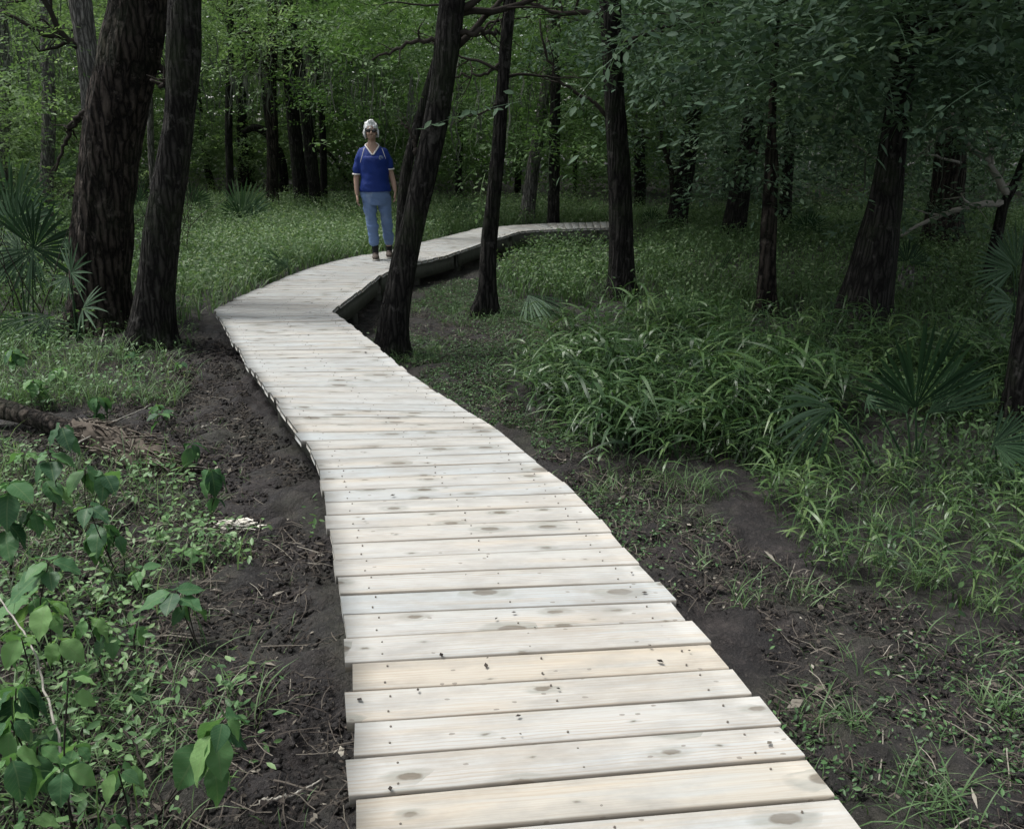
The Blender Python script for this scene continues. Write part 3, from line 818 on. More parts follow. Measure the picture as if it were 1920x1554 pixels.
# far slim trunks, nothing tells them apart
def far_trees():
    r = random.Random(3)
    protos = []
    k = 0
    for i in range(26):
        px = r.uniform(20, 1900); Y = r.uniform(22, 44)
        p = on_y(px, 300, Y); x = p[0]
        z = zg1(x, Y)
        if len(protos) < 4:
            rng = np.random.default_rng(900 + i)
            root = thing('tree', (x, Y, z), 'slim dark trunk far back in the shaded wood', 'tree', 'slim trunks far back in the wood')
            n = 24; zz = np.linspace(-.2, 11, n)
            lean = rng.normal(0, .06, 2)
            P = np.stack([x + lean[0] * zz + .12 * np.sin(zz * .7 + i), Y + lean[1] * zz, z + zz], 1)
            V, q, t, uv = tube(P, np.linspace(.14, .05, n) * rng.uniform(.7, 1.3), 10); g = Geo(); g.add(V, q, t); g.build('trunk', M_BARK_DARK, root, True)
            tips = []
            for m in range(6):
                j = rng.integers(6, n - 4); a = rng.uniform(0, 2 * PI)
                tips.append(make_limb(root, P[j], (math.cos(a), math.sin(a), .4), rng.uniform(1.5, 3), .05, rng, M_TWIG, 3, .2))
            T = np.concatenate(tips); gg = Geo()
            add_sprays(gg, T[rng.integers(0, len(T), 160)] + rng.normal(0, .3, (160, 3)), rng, scale=(.9, 1.6)); gg.build('foliage', M_LEAF_MID, root)
            protos.append(root)
        else:
            src = protos[i % 4]
            o = src.copy(); COL.objects.link(o); o.location = (x, Y, z); o.rotation_euler = (0, 0, r.uniform(0, 6.28)); s = r.uniform(.7, 1.25); o.scale = (s, s, 1)
            for ch in src.children:
                c = ch.copy(); COL.objects.link(c); c.parent = o
far_trees()

# ------------------------------------------------------------------ woodland behind, as one mass
def far_wood():
    rng = np.random.default_rng(55)
    g = Geo()
    # rings of leaf clumps all round the clearing, closest packed where the path leads
    for (r0, r1, front, back, nl, size, zmax, sp) in ((27, 40, 1500, 260, 70, (.12, .24), 9, 1.1), (42, 60, 1500, 420, 85, (.24, .46), 15, 1.7)):
        nl = int(nl * 1.4)
        a = np.concatenate([rng.uniform(-.78, .78, front), rng.uniform(.78, 2 * PI - .78, back)])  # unseen back arc added to block low sky behind the camera
        rr = rng.uniform(r0, r1, len(a))
        C = np.stack([np.sin(a) * rr, np.cos(a) * rr + 2, rng.uniform(0, 1, len(a)) ** .9 * zmax - .3], 1)
        P = np.repeat(C, nl, 0) + rng.normal(0, 1, (len(C) * nl, 3)) * np.array([1, 1, .55]) * sp
        P = P[P[:, 2] > -.4]
        add_leaves(g, P, rng, size, .8)
    o = g.build('far_woodland', M_LEAF_FAR)
    tag(o, 'leafy wall of distant woodland closing the view behind the trees', None, None, 'stuff')
far_wood()

def understory():
    """leafy middle storey between the trunks: a light one on the left, a dark one on the right"""
    rng = np.random.default_rng(56)
    def mass(name, label, mat, regions, seed):
        g = Geo(); r = np.random.default_rng(seed)
        for (px0, px1, y0, y1, z0, z1, ncl, nsp) in regions:
            Y = r.uniform(y0, y1, ncl); px = r.uniform(px0, px1, ncl)
            X = (px - CX) / F * Y * 1.02
            Z = r.uniform(z0, z1, ncl) * (Y / y1) ** .5
            C = np.stack([X, Y, Z], 1)
            P = np.repeat(C, nsp, 0) + r.normal(0, 1, (ncl * nsp, 3)) * np.array([.75, .75, .28])
            P = P[P[:, 2] > -.1]
            add_sprays(g, P, r, scale=(.9, 1.7), sprays=SPRAYS_S)
        o = g.build(name, mat); tag(o, label, None, None, 'stuff')
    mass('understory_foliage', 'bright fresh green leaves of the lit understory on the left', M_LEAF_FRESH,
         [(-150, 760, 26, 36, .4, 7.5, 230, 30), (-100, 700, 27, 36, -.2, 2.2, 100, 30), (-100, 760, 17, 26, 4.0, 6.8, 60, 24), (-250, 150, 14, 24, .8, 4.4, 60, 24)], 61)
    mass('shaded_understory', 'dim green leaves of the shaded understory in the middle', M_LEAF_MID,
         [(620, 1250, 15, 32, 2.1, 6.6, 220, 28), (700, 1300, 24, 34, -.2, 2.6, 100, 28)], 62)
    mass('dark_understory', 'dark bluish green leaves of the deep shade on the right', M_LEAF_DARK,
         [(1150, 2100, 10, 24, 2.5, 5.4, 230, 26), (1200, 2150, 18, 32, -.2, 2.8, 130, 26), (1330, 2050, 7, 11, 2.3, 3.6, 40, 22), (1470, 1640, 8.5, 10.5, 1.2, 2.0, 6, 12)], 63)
understory()

def thicket():
    rng = np.random.default_rng(58); g = Geo(); gs = Geo()
    for (px0, px1, Y0, Y1, z1, ncl, nsp) in [(-260, 150, 9.5, 14, 1.5, 26, 14), (-260, 120, 7.5, 9.5, .7, 12, 10), (330, 420, 13, 16, .7, 5, 10)]:
        Y = rng.uniform(Y0, Y1, ncl); X = (rng.uniform(px0, px1, ncl) - CX) / F * Y * 1.02
        Z = zg(X, Y) + rng.uniform(.1, 1, ncl) * z1
        P = np.repeat(np.stack([X, Y, Z], 1), nsp, 0) + rng.normal(0, 1, (ncl * nsp, 3)) * np.array([.35, .35, .22])
        add_sprays(g, P, rng, scale=(.45, .8))
        for x, y, z in zip(X, Y, Z):
            for k in range(3):
                b = np.array([x + rng.normal(0, .2), y + rng.normal(0, .2), 0]); b[2] = zg1(b[0], b[1])
                Q, rr = limb_path(b, (rng.normal(0, .25), rng.normal(0, .25), 1), rng.uniform(.8, 2.2), .008, rng, 9, .3, .2)
                V, q, t, _ = tube(Q, rr, 4, False); gs.add(V, q, t)
    o = g.build('thicket_foliage', M_LEAF_MID); tag(o, 'dim leafy thicket between the palm fans at the left edge', None, None, 'stuff')
    o = gs.build('thicket_undergrowth', M_TWIG); tag(o, 'thin tangled bare stems at the left edge behind the palmettos', None, None, 'stuff')
thicket()

def canopy():
    """unseen leaf roof added to shade the wood, open over the boardwalk and left"""
    rng = np.random.default_rng(57)
    n = 330
    X = rng.uniform(-30, 34, n); Y = rng.uniform(-22, 46, n)
    gap = np.exp(-(((X + .8) / 5.0) ** 2 + ((Y - 3.5) / 6.0) ** 2) ** 2)
    left = np.exp(-((((X + 12) / 15) ** 2 + ((Y - 26) / 17) ** 2)) ** 4)
    keep = rng.random(n) > np.clip(gap * .78 + left, 0, 1)  # openings shaped to let light onto the boardwalk and the left
    X, Y = X[keep], Y[keep]
    C = np.stack([X, Y, rng.uniform(8.5, 13, len(X))], 1)
    nl = 90
    P = np.repeat(C, nl, 0) + rng.normal(0, 1, (len(C) * nl, 3)) * np.array([1.25, 1.25, .5])
    g = Geo(); add_leaves(g, P, rng, (.24, .42), .5)
    o = g.build('unseen_canopy', M_LEAF_MID)
    tag(o, 'unseen roof of leaves added overhead to shade the wood', None, None, 'stuff')
canopy()

# ------------------------------------------------------------------ grass and ground cover
def px_poly(pts):
    return np.array([ground_px(a, b)[:2] for a, b in pts])

def inside(P, poly):
    x, y = P[:, 0], P[:, 1]; c = np.zeros(len(P), bool); j = len(poly) - 1
    for i in range(len(poly)):
        xi, yi = poly[i]; xj, yj = poly[j]
        m = ((yi > y) != (yj > y)) & (x < (xj - xi) * (y - yi) / (yj - yi + 1e-12) + xi)
        c ^= m; j = i
    return c

def sample(poly, density, rng, clear=.62, patch=None, patch_lo=.15, feet=False):
    lo, hi = poly.min(0), poly.max(0)
    n = int((hi - lo).prod() * density)
    P = rng.uniform(lo, hi, (n, 2))
    P = P[inside(P + .30 * np.stack([fbm(P[:, 0] * 1.7, P[:, 1] * 1.7, seed=61, oct=3), fbm(P[:, 0] * 1.7, P[:, 1] * 1.7, seed=67, oct=3)], 1), poly)]
    dd, sd = deck_dist(P[:, 0], P[:, 1])
    P = P[dd > clear]
    if feet:                                # grass thinned before the trunks to leave their feet in view
        for o in SC.objects:
            if o.parent is None and o.get('category') == 'tree' and 7 < o.location.y < 12.5:
                dx, dy = P[:, 0] - o.location.x, P[:, 1] - o.location.y
                P = P[~((np.abs(dx) < .42) & (dy > -1.05) & (dy < .15) & (rng.random(len(P)) < .93))]
    if patch:
        k = np.clip(.5 + 1.1 * fbm(P[:, 0] * patch, P[:, 1] * patch, seed=71, oct=2), patch_lo, 1)
        P = P[rng.random(len(P)) < k]
    return P

def blades(g, P, rng, h=(.2, .4), w=(.008, .014), bend=(.2, .8), tint=(.45, .2), seg=3, lean=None):
    n = len(P)
    if n == 0: return
    z = zg(P[:, 0], P[:, 1]) - .01
    H = rng.uniform(*h, n) * (1 + .25 * fbm(P[:, 0] * .8, P[:, 1] * .8, seed=81, oct=2)); Wd = rng.uniform(*w, n); B = rng.uniform(*bend, n)
    a = rng.uniform(0, 2 * PI, n)
    d = np.stack([np.cos(a), np.sin(a)], 1); s = np.stack([-np.sin(a + rng.normal(0, .5, n)), np.cos(a)], 1)
    T = np.linspace(0, 1, seg + 1); prof = np.interp(T, [0, .35, .7, 1], [.7, 1, .7, .0])
    V = []
    for t, p in zip(T, prof):
        hz = H * (t - .42 * B * t ** 2.2); out = H * B * (.15 * t + .75 * t * t)
        c = np.stack([P[:, 0] + d[:, 0] * out, P[:, 1] + d[:, 1] * out, z + hz], 1)
        if p > 0:
            o = np.concatenate([s * (Wd * p / 2)[:, None], np.zeros((n, 1))], 1)
            V += [c - o, c + o]
        else: V.append(c)
    k = len(V); V = np.stack(V, 1)
    base = (np.arange(n) * k)[:, None]
    q = np.concatenate([base + np.array([[2 * i, 2 * i + 1, 2 * i + 3, 2 * i + 2]]) for i in range(seg - 1)]) if seg > 1 else None
    t = base + np.array([[2 * seg - 2, 2 * seg - 1, 2 * seg]])
    ti = np.clip(rng.normal(tint[0], tint[1], n) + .15 * fbm(P[:, 0] * .6, P[:, 1] * .6, seed=91, oct=2), 0, 1)
    g.add(V.reshape(-1, 3), q, t, np.repeat(ti, k))

def herbs(g, P, rng, z=(.05, .35), size=(.03, .06), updir=.5, tint=(.6, .2)):
    n = len(P)
    if n == 0: return
    Z = zg(P[:, 0], P[:, 1]) + rng.uniform(*z, n)
    nrm = np.stack([rng.normal(0, updir, n), rng.normal(0, updir, n), np.ones(n)], 1)
    M = frames(nrm, rng.uniform(0, 2 * PI, n), rng.uniform(*size, n))
    V, q, t, ti, _ = scatter(LEAF_V, None, LEAF_T, M, np.stack([P[:, 0], P[:, 1], Z], 1), np.clip(rng.normal(*tint, n), 0, 1))
    g.add(V, None, t, ti)

Z_MEADOW_L = px_poly([(322, 640), (360, 632), (398, 600), (470, 560), (545, 530), (660, 497), (800, 462), (900, 437), (1140, 424), (1140, 392), (900, 386), (330, 384)])
Z_FAR_L = px_poly([(-80, 620), (150, 600), (330, 590), (330, 384), (-80, 384)])
Z_MEADOW_R = px_poly([(930, 520), (985, 470), (1030, 452), (1150, 436), (1150, 392), (2500, 392), (2700, 880), (1960, 870), (1960, 720), (1650, 640), (1450, 640), (1200, 618), (1060, 575), (960, 545)])
Z_OATS = px_poly([(985, 735), (1050, 668), (1180, 640), (1300, 628), (1500, 640), (1700, 650), (1960, 720), (1990, 775), (1620, 790), (1490, 860), (1300, 878), (1100, 850), (1010, 800)])
Z_OATS_F = px_poly([(1430, 925), (1560, 900), (1960, 870), (2600, 870), (2700, 1190), (1760, 1190), (1600, 1110), (1480, 1020)])
Z_RIGHT = px_poly([(650, 640), (780, 540), (950, 520), (1100, 620), (1060, 660), (990, 740), (1020, 810), (1300, 890), (1430, 930), (1500, 1060), (1760, 1200), (2700, 1210), (2900, 1800), (1700, 1800), (1500, 1400), (1200, 1050), (1000, 850)])
Z_LEFTW = px_poly([(-80, 620), (140, 640), (240, 660), (340, 700), (330, 760), (220, 760), (60, 770), (-80, 760)])
Z_COVER = px_poly([(-200, 800), (20, 830), (120, 885), (300, 900), (390, 985), (400, 1090), (420, 1230), (490, 1340), (430, 1480), (300, 1620), (-500, 1700)])
Z_MUDL = px_poly([(320, 650), (420, 640), (480, 720), (580, 880), (610, 1100), (640, 1400), (640, 1700), (-300, 1800), (-200, 800), (250, 760)])

def oat_template(seed):
    r = np.random.default_rng(seed); V, Q, T = [], [], []; n = 0
    H = r.uniform(.34, .52); la = r.uniform(0, 6.28); lean = r.uniform(.05, .3)
    def st(t): return np.array([math.cos(la) * lean * H * t * t, math.sin(la) * lean * H * t * t, H * t * (1 - .12 * lean * t)])
    w = .0018
    for i in range(3):
        a, b = st(i / 3), st((i + 1) / 3)
        V += [a + (w, 0, 0), a - (w, 0, 0), b - (w, 0, 0), b + (w, 0, 0)]; Q.append((n, n + 1, n + 2, n + 3)); n += 4
    for k in range(r.integers(7, 10)):
        t = .22 + .78 * (k + r.uniform(0, .8)) / 9; p = st(min(t, 1))
        az = k * PI + r.normal(0, .8) + la; L = r.uniform(.12, .24) * (1.15 - .35 * abs(t - .6)); W = r.uniform(.006, .0105)
        el = r.uniform(.35, 1.1); dr = r.uniform(.6, 1.5)
        d = np.array([math.cos(az), math.sin(az), 0]); s = np.array([-math.sin(az), math.cos(az), r.normal(0, .3)])
        m = 5; rows = []
        for j in range(m + 1):
            u = j / m
            c = p + d * L * (u * math.cos(el) + .25 * u * u) + np.array([0, 0, L * (u * math.sin(el) - dr * .62 * u * u)])
            ww = W * np.interp(u, [0, .25, .6, 1], [.5, 1, .8, .03])
            V += [c - s * ww, c + s * ww]
        for j in range(m): Q.append((n + 2 * j, n + 2 * j + 1, n + 2 * j + 3, n + 2 * j + 2))
        n += 2 * (m + 1)
    return np.array(V), Q
OATS = [oat_template(700 + i) for i in range(6)]

def oat_plants(g, P, rng, scale=(.6, 1.15), tint=(.4, .22)):
    n = len(P); pick = rng.integers(0, len(OATS), n)
    for k, (tv, tq) in enumerate(OATS):
        m = pick == k; Pk = P[m]; c = len(Pk)
        if not c: continue
        nrm = np.stack([rng.normal(0, .14, c), rng.normal(0, .14, c), np.ones(c)], 1)
        sc = rng.uniform(*scale, c) * (1 + .28 * fbm(Pk[:, 0] * .9, Pk[:, 1] * .9, seed=81, oct=2))
        M = frames(nrm, rng.uniform(0, 6.28, c), sc)
        V, q, t, ti, _ = scatter(tv, tq, None, M, np.stack([Pk[:, 0], Pk[:, 1], zg(Pk[:, 0], Pk[:, 1]) - .01], 1), np.clip(rng.normal(*tint, c) + .15 * fbm(Pk[:, 0] * .7, Pk[:, 1] * .7, seed=95, oct=2), 0, 1))
        lv = np.repeat(rng.normal(0, .1, len(V) // 12 + 1), 12)[:len(V)]
        g.add(V, q, None, np.clip(ti + lv, 0, 1))

def grasses():
    rng = np.random.default_rng(77)
    g = Geo()
    blades(g, sample(Z_MEADOW_L, 420, rng, .66, .9, .4), rng, (.16, .50), (.008, .016), (.3, 1.1), (.45, .25))
    herbs(g, sample(Z_MEADOW_L, 800, rng, .7, .9, .4), rng, (.08, .42), (.03, .075), .7, (.6, .25))
    herbs(g, sample(Z_MEADOW_L, 160, rng, .7, .5, .1), rng, (.2, .6), (.03, .06), .9, (.8, .2))
    blades(g, sample(Z_MEADOW_L, 30, rng, .7, .6, .2), rng, (.45, .75), (.006, .010), (.1, .6), (.8, .2))
    blades(g, sample(Z_FAR_L, 240, rng, .66, .5), rng, (.2, .42), (.010, .02), (.25, .9), (.4, .2))
    herbs(g, sample(Z_FAR_L, 230, rng, .7, .5), rng, (.05, .5), (.04, .09), .6, (.5, .22))
    blades(g, sample(Z_MEADOW_R, 360, rng, .85, .6, .3, feet=True), rng, (.14, .46), (.008, .016), (.3, 1.1), (.4, .22))
    herbs(g, sample(Z_MEADOW_R, 560, rng, .95, .6, .3, feet=True), rng, (.08, .4), (.03, .07), .7, (.55, .25))
    tag(g.build('meadow_grass', M_GRASS), 'bright knee high meadow grass filling the clearing under the trees', None, None, 'stuff')
    g = Geo()
    P = sample(Z_OATS, 200, rng, .95, 1.1, .22, feet=True); oat_plants(g, P + rng.normal(0, .12, P.shape), rng, (.6, 1.3))
    P = sample(Z_OATS, 26, rng, 1.2); P = P + rng.normal(0, .45, P.shape); P = P[deck_dist(P[:, 0], P[:, 1])[0] > 1.05]; oat_plants(g, P, rng, (.4, .9), (.55, .2))
    blades(g, sample(Z_OATS, 420, rng, .95, 1.2, .5, feet=True), rng, (.10, .30), (.008, .018), (.5, 1.3), (.25, .2), 5)
    herbs(g, sample(Z_OATS, 60, rng, 1.0, .9, .3), rng, (.05, .35), (.03, .07), .8, (.45, .2))
    herbs(g, sample(Z_OATS_F, 300, rng, .95, 1.3, .1), rng, (.02, .2), (.02, .05), .7, (.5, .25))
    oat_plants(g, sample(Z_OATS_F, 120, rng, .95, 1.3, .2), rng, (.5, .95), (.5, .25))
    blades(g, sample(Z_OATS_F, 600, rng, .95), rng, (.06, .26), (.003, .008), (.4, 1.2), (.5, .2), 4)
    tag(g.build('broadleaf_grass', M_OATS), 'arching broad bladed wild oat grass in a dark green mass on the right', None, None, 'stuff')
    g = Geo()
    # short sparse grass and tufts on the bare ground
    P = sample(Z_RIGHT, 1500, rng, .70, .9, .06); blades(g, P, rng, (.03, .10), (.003, .006), (.4, 1.3), (.35, .2), 3)
    P = sample(Z_RIGHT, 3.0, rng, .85)
    for p in P:
        m = rng.integers(14, 38); Q = p + rng.normal(0, .035, (m, 2)); blades(g, Q, rng, (.08, .2), (.003, .006), (.5, 1.2), (.6, .2), 4)
    for (a, b) in [(1125, 640), (1530, 1130), (1395, 1130), (1530, 1345), (1590, 1365), (1510, 1120), (1680, 1130), (1640, 1060), (1720, 1090), (1650, 1545), (1745, 1535), (1780, 1500), (1810, 1220), (1640, 1000), (1250, 905), (1310, 915), (1215, 895), (1350, 930), (1840, 1140), (1600, 1270)]:
        c = ground_px(a, b)[:2]; m = rng.integers(16, 60); Q = c + rng.normal(0, rng.uniform(.02, .07), (m, 2)); blades(g, Q, rng, (.06, rng.uniform(.14, .28)), (.0025, .006), (.5, 1.3), (rng.uniform(.3, .7), .2), 5)
    Z_DIM = px_poly([(1380, 860), (1480, 840), (1620, 780), (1990, 770), (1990, 900), (1560, 920), (1420, 920)])
    blades(g, sample(Z_DIM, 700, rng, .7, 1.3, .4), rng, (.06, .28), (.005, .014), (.6, 1.35), (.2, .2), 5)
    herbs(g, sample(Z_DIM, 260, rng, .7, 1.3, .3), rng, (.02, .2), (.03, .06), .8, (.3, .2))
    Z_P1 = px_poly([(1080, 850), (1280, 880), (1440, 900), (1510, 1020), (1440, 1040), (1260, 960), (1120, 930)])
    blades(g, sample(Z_P1, 900, rng, .7, 1.5, .2), rng, (.04, .16), (.003, .007), (.4, 1.3), (.6, .2), 4)
    P = sample(Z_LEFTW, 1500, rng, .72, 1.2, .2); blades(g, P, rng, (.06, .32), (.004, .008), (.4, 1.2), (.55, .22), 4)
    P = sample(Z_COVER, 1000, rng, .85, 1.5, .12); blades(g, P, rng, (.05, .24), (.003, .006), (.5, 1.3), (.6, .25), 4)
    P = sample(Z_COVER, 120, rng, .85, 1.2, .15); blades(g, P, rng, (.18, .48), (.003, .006), (.2, 1.0), (.65, .25), 5)
    P = sample(Z_MUDL, 260, rng, .72, 1.3, .0); blades(g, P, rng, (.03, .09), (.003, .006), (.4, 1.3), (.5, .2), 3)
    for o in list(SC.objects):
        if o.name.startswith('tree') and o.parent is None and 3 < o.location.y < 14 and o.get('category') == 'tree':
            for k in range(46):
                a = rng.uniform(0, 6.28); rr = rng.uniform(.16, .55); c = np.array([o.location.x + rr * math.cos(a), o.location.y + rr * math.sin(a)])
                dd, _ = deck_dist(np.array([c[0]]), np.array([c[1]]))
                if dd[0] < .72: continue
                m = rng.integers(4, 12); Q = c + rng.normal(0, .03, (m, 2)); blades(g, Q, rng, (.04, .20), (.004, .008), (.4, 1.3), (.4, .25), 4)
                if k % 2: herbs(g, c + rng.normal(0, .05, (5, 2)), rng, (.01, .12), (.02, .045), .5, (.35, .2))
    tag(g.build('short_grass', M_GRASS), 'thin short grass and small tufts on the bare muddy ground', None, None, 'stuff')
    g = Geo()
    # small leaved creepers on the left
    P = sample(Z_COVER, 70, rng, .85, 1.0, .12)
    for p in P:
        m = rng.integers(8, 26); Q = p + rng.normal(0, .07, (m, 2)); k = rng.uniform(.6, 1.5); herbs(g, Q, rng, (.02, .10 + .12 * rng.random()), (.016 * k, .04 * k), .5, (rng.uniform(.3, .8), .2))
    P = sample(Z_RIGHT, 3200, rng, .72, .9, 0.04); herbs(g, P, rng, (.005, .04), (.012, .03), .5, (.22, .2))
    P = sample(Z_LEFTW, 60, rng, .9, 1.2, .15)
    for p in P:
        m = rng.integers(8, 26); Q = p + rng.normal(0, .09, (m, 2)); herbs(g, Q, rng, (.02, .2), (.025, .05), .45, (.4, .2))
    for (a, b, r, m) in [(330, 1040, .16, 130), (410, 1050, .10, 70), (300, 930, .2, 140), (250, 910, .15, 90), (40, 960, .25, 160), (180, 1150, .18, 120), (215, 1225, .15, 90), (170, 1330, .2, 160), (60, 1480, .2, 140), (250, 1460, .12, 60), (590, 1010, .05, 16), (30, 890, .25, 150), (440, 1330, .08, 40), (100, 660, .4, 160), (180, 620, .3, 150)]:
        c = ground_px(a, b)[:2]; Q = c + rng.normal(0, r * .6, (m, 2)); herbs(g, Q, rng, (.02, .2), (.022, .05), .5, (.55, .2))
    tag(g.build('ground_cover', M_WEED), 'small leaved weeds and creepers along the left foreground', None, None, 'stuff')
grasses()

def litter():
    rng = np.random.default_rng(88)
    g = Geo()
    def chips(P, size, tint, zoff=.006, flat=.25):
        n = len(P)
        nrm = np.stack([rng.normal(0, flat, n), rng.normal(0, flat, n), np.ones(n)], 1)
        M = frames(nrm, rng.uniform(0, 2 * PI, n), rng.uniform(*size, n))
        asp = rng.uniform(.25, 1.0, n); M[:, :, 1] *= asp[:, None]
        Z = zg(P[:, 0], P[:, 1]) + zoff + rng.uniform(0, .02, n)
        V, q, t, ti, _ = scatter(QLEAF_V, QLEAF_Q, None, M, np.stack([P[:, 0], P[:, 1], Z], 1), np.clip(rng.normal(*tint, n), 0, 1))
        g.add(V, q, None, ti)
    def straw(P, ln, w, tint):
        n = len(P); a = rng.uniform(0, 2 * PI, n); L = rng.uniform(*ln, n); Wd = rng.uniform(*w, n)
        z = zg(P[:, 0], P[:, 1]) + .022
        V = []
        curve = rng.normal(0, .10, n)
        for t in (-.5, -.17, .17, .5):
            b = a + curve * t * 2
            x = P[:, 0] + np.cos(b) * L * t; y = P[:, 1] + np.sin(b) * L * t
            zz = z + rng.uniform(-.006, .016, n) + .05 * L * (0.25 - t * t)
            ox, oy = -np.sin(a) * Wd / 2, np.cos(a) * Wd / 2
            V += [np.stack([x - ox, y - oy, zz], 1), np.stack([x + ox, y + oy, zz + Wd * .4], 1)]
        V = np.stack(V, 1); base = (np.arange(n) * 8)[:, None]
        q = np.concatenate([base + np.array([[2 * i, 2 * i + 1, 2 * i + 3, 2 * i + 2]]) for i in range(3)])
        g.add(V.reshape(-1, 3), q, None, np.repeat(np.clip(rng.normal(*tint, n), 0, 1), 8))
    for Zp, d in ((Z_RIGHT, 1.0), (Z_MUDL, 1.0), (Z_LEFTW, .8), (Z_COVER, 1.0)):
        straw(sample(Zp, (170 if Zp is Z_COVER else 5) * d, rng, .6), (.10, .28), (.0022, .005), (.7, .2))
        chips(sample(Zp, 1500 * d, rng, .42), (.006, .024), (.28, .25), flat=.5)
        chips(sample(Zp, 190 * d, rng, .45), (.014, .036), (.5, .3))
        chips(sample(Zp, 14 * d, rng, .5), (.05, .085), (.6, .25))
        straw(sample(Zp, 420 * d, rng, .45), (.04, .16), (.0018, .0036), (.35, .2))
        straw(sample(Zp, 9 * d, rng, .5), (.10, .3), (.0025, .005), (.45, .25))
    tag(g.build('leaf_litter', M_LITTER), 'dead leaves, straw and twig bits strewn on the mud', None, None, 'stuff')
    # bits lying on the planks
    g = Geo()
    r = rng
    n = 70
    i = r.integers(0, len(EDGE) - 1, n); t = r.random(n)
    u = r.random(n) * .94 + .03
    L = EDGE_L[i] * (1 - t)[:, None] + EDGE_L[i + 1] * t[:, None]; Rr = EDGE_R[i] * (1 - t)[:, None] + EDGE_R[i + 1] * t[:, None]
    P = L * (1 - u)[:, None] + Rr * u[:, None]
    nrm = np.stack([r.normal(0, .12, n), r.normal(0, .12, n), np.ones(n)], 1)
    M = frames(nrm, r.uniform(0, 2 * PI, n), r.uniform(.008, .028, n) * (1 + .25 * np.maximum(0, P[:, 1] - 3) / 3))
    V, q, tt, ti, _ = scatter(QLEAF_V, QLEAF_Q, None, M, np.stack([P[:, 0], P[:, 1], np.full(n, .010)], 1), np.clip(r.normal(.3, .25, n), 0, 1))
    g.add(V, q, None, ti)
    tag(g.build('fallen_leaves', M_LITTER), 'tiny dry leaf bits scattered over the boardwalk planks', None, None, 'stuff')
litter()

def clods():
    rng = np.random.default_rng(89); g = Geo()
    tv = np.array([(1, 0, 0), (-1, 0, 0), (0, 1, 0), (0, -1, 0), (0, 0, .8), (0, 0, -.8), (.6, .6, .45), (-.6, .6, .4), (.6, -.6, .4), (-.6, -.6, .45)], float)
    tt = [(0, 6, 4), (6, 2, 4), (2, 7, 4), (7, 1, 4), (1, 9, 4), (9, 3, 4), (3, 8, 4), (8, 0, 4), (0, 5, 6), (6, 5, 2), (2, 5, 7), (7, 5, 1), (1, 5, 9), (9, 5, 3), (3, 5, 8), (8, 5, 0)]
    for Zp, d in ((Z_RIGHT, 1500), (Z_MUDL, 2300)):
        P = sample(Zp, d, rng, .36, 1.4, .6)
        P = P[P[:, 1] < 8.5]
        n = len(P); sz = .003 + .016 * rng.random(n) ** 3
        nrm = rng.normal(0, .5, (n, 3)) + np.array([0, 0, 1.0])
        M = frames(nrm, rng.uniform(0, 6.28, n), sz) * rng.uniform(.6, 1.3, (n, 1, 3))
        V, q, t, ti, _ = scatter(tv, None, tt, M, np.stack([P[:, 0], P[:, 1], zg(P[:, 0], P[:, 1]) + .012 + sz * .3], 1), rng.random(n))
        g.add(V, None, t, ti)
    o = g.build('soil_crumbs', M_MUD, smooth=True); tag(o, 'crumbly clods of dark trodden soil beside the boardwalk', None, None, 'stuff')
clods()

# ------------------------------------------------------------------ palmettos
def fan_geo(g, gp, base, apex, axis, normal, r, n, spread, rng, droop=.25, width=.0195, tint=.4):
    """palm fan: fingers from the apex round the axis direction; petiole from base to apex in gp"""
    axis = axis / np.linalg.norm(axis); normal = normal - axis * (normal @ axis); normal /= np.linalg.norm(normal)
    side = np.cross(normal, axis)
    P = resample([base, base * .45 + apex * .55 + np.array([0, 0, .06 * np.linalg.norm(apex - base)]), apex], 9)
    V, q, t, _ = tube(P, np.linspace(.008, .005, 9), 5); gp.add(V, q, t)
    angs = np.linspace(-spread, spread, n) + rng.normal(0, .025, n)
    T = np.array([0, .15, .35, .55, .75, .9, 1.0]); prof = np.array([.35, .8, 1, .85, .55, .28, .04])
    for a in angs:
        L = r * (1 - .16 * abs(a) / spread) * rng.uniform(.88, 1.06)
        d = axis * math.cos(a) + side * math.sin(a) + normal * rng.normal(.08, .05)
        d /= np.linalg.norm(d)
        cr = np.cross(normal, d); cr /= np.linalg.norm(cr)
        dr = droop * rng.uniform(.5, 1.5)
        # the blade is joined at its foot: fingers near the apex are as wide as their share of the circle
        V = []
        step = 2 * spread / n
        for tt, p in zip(T, prof):
            c = apex + d * L * tt + np.array([0, 0, -1.0]) * L * dr * tt ** 2.6
            w = min(width * (r / .5) * p, step * L * max(tt, .05) * .42)
            V += [c - cr * w + normal * w * .35, c, c + cr * w + normal * w * .35]
        q = []
        for i in range(len(T) - 1):
            q += [(3 * i, 3 * i + 1, 3 * i + 4, 3 * i + 3), (3 * i + 1, 3 * i + 2, 3 * i + 5, 3 * i + 4)]
        g.add(np.array(V), q, None, np.clip(rng.normal(tint, .17), 0, 1))

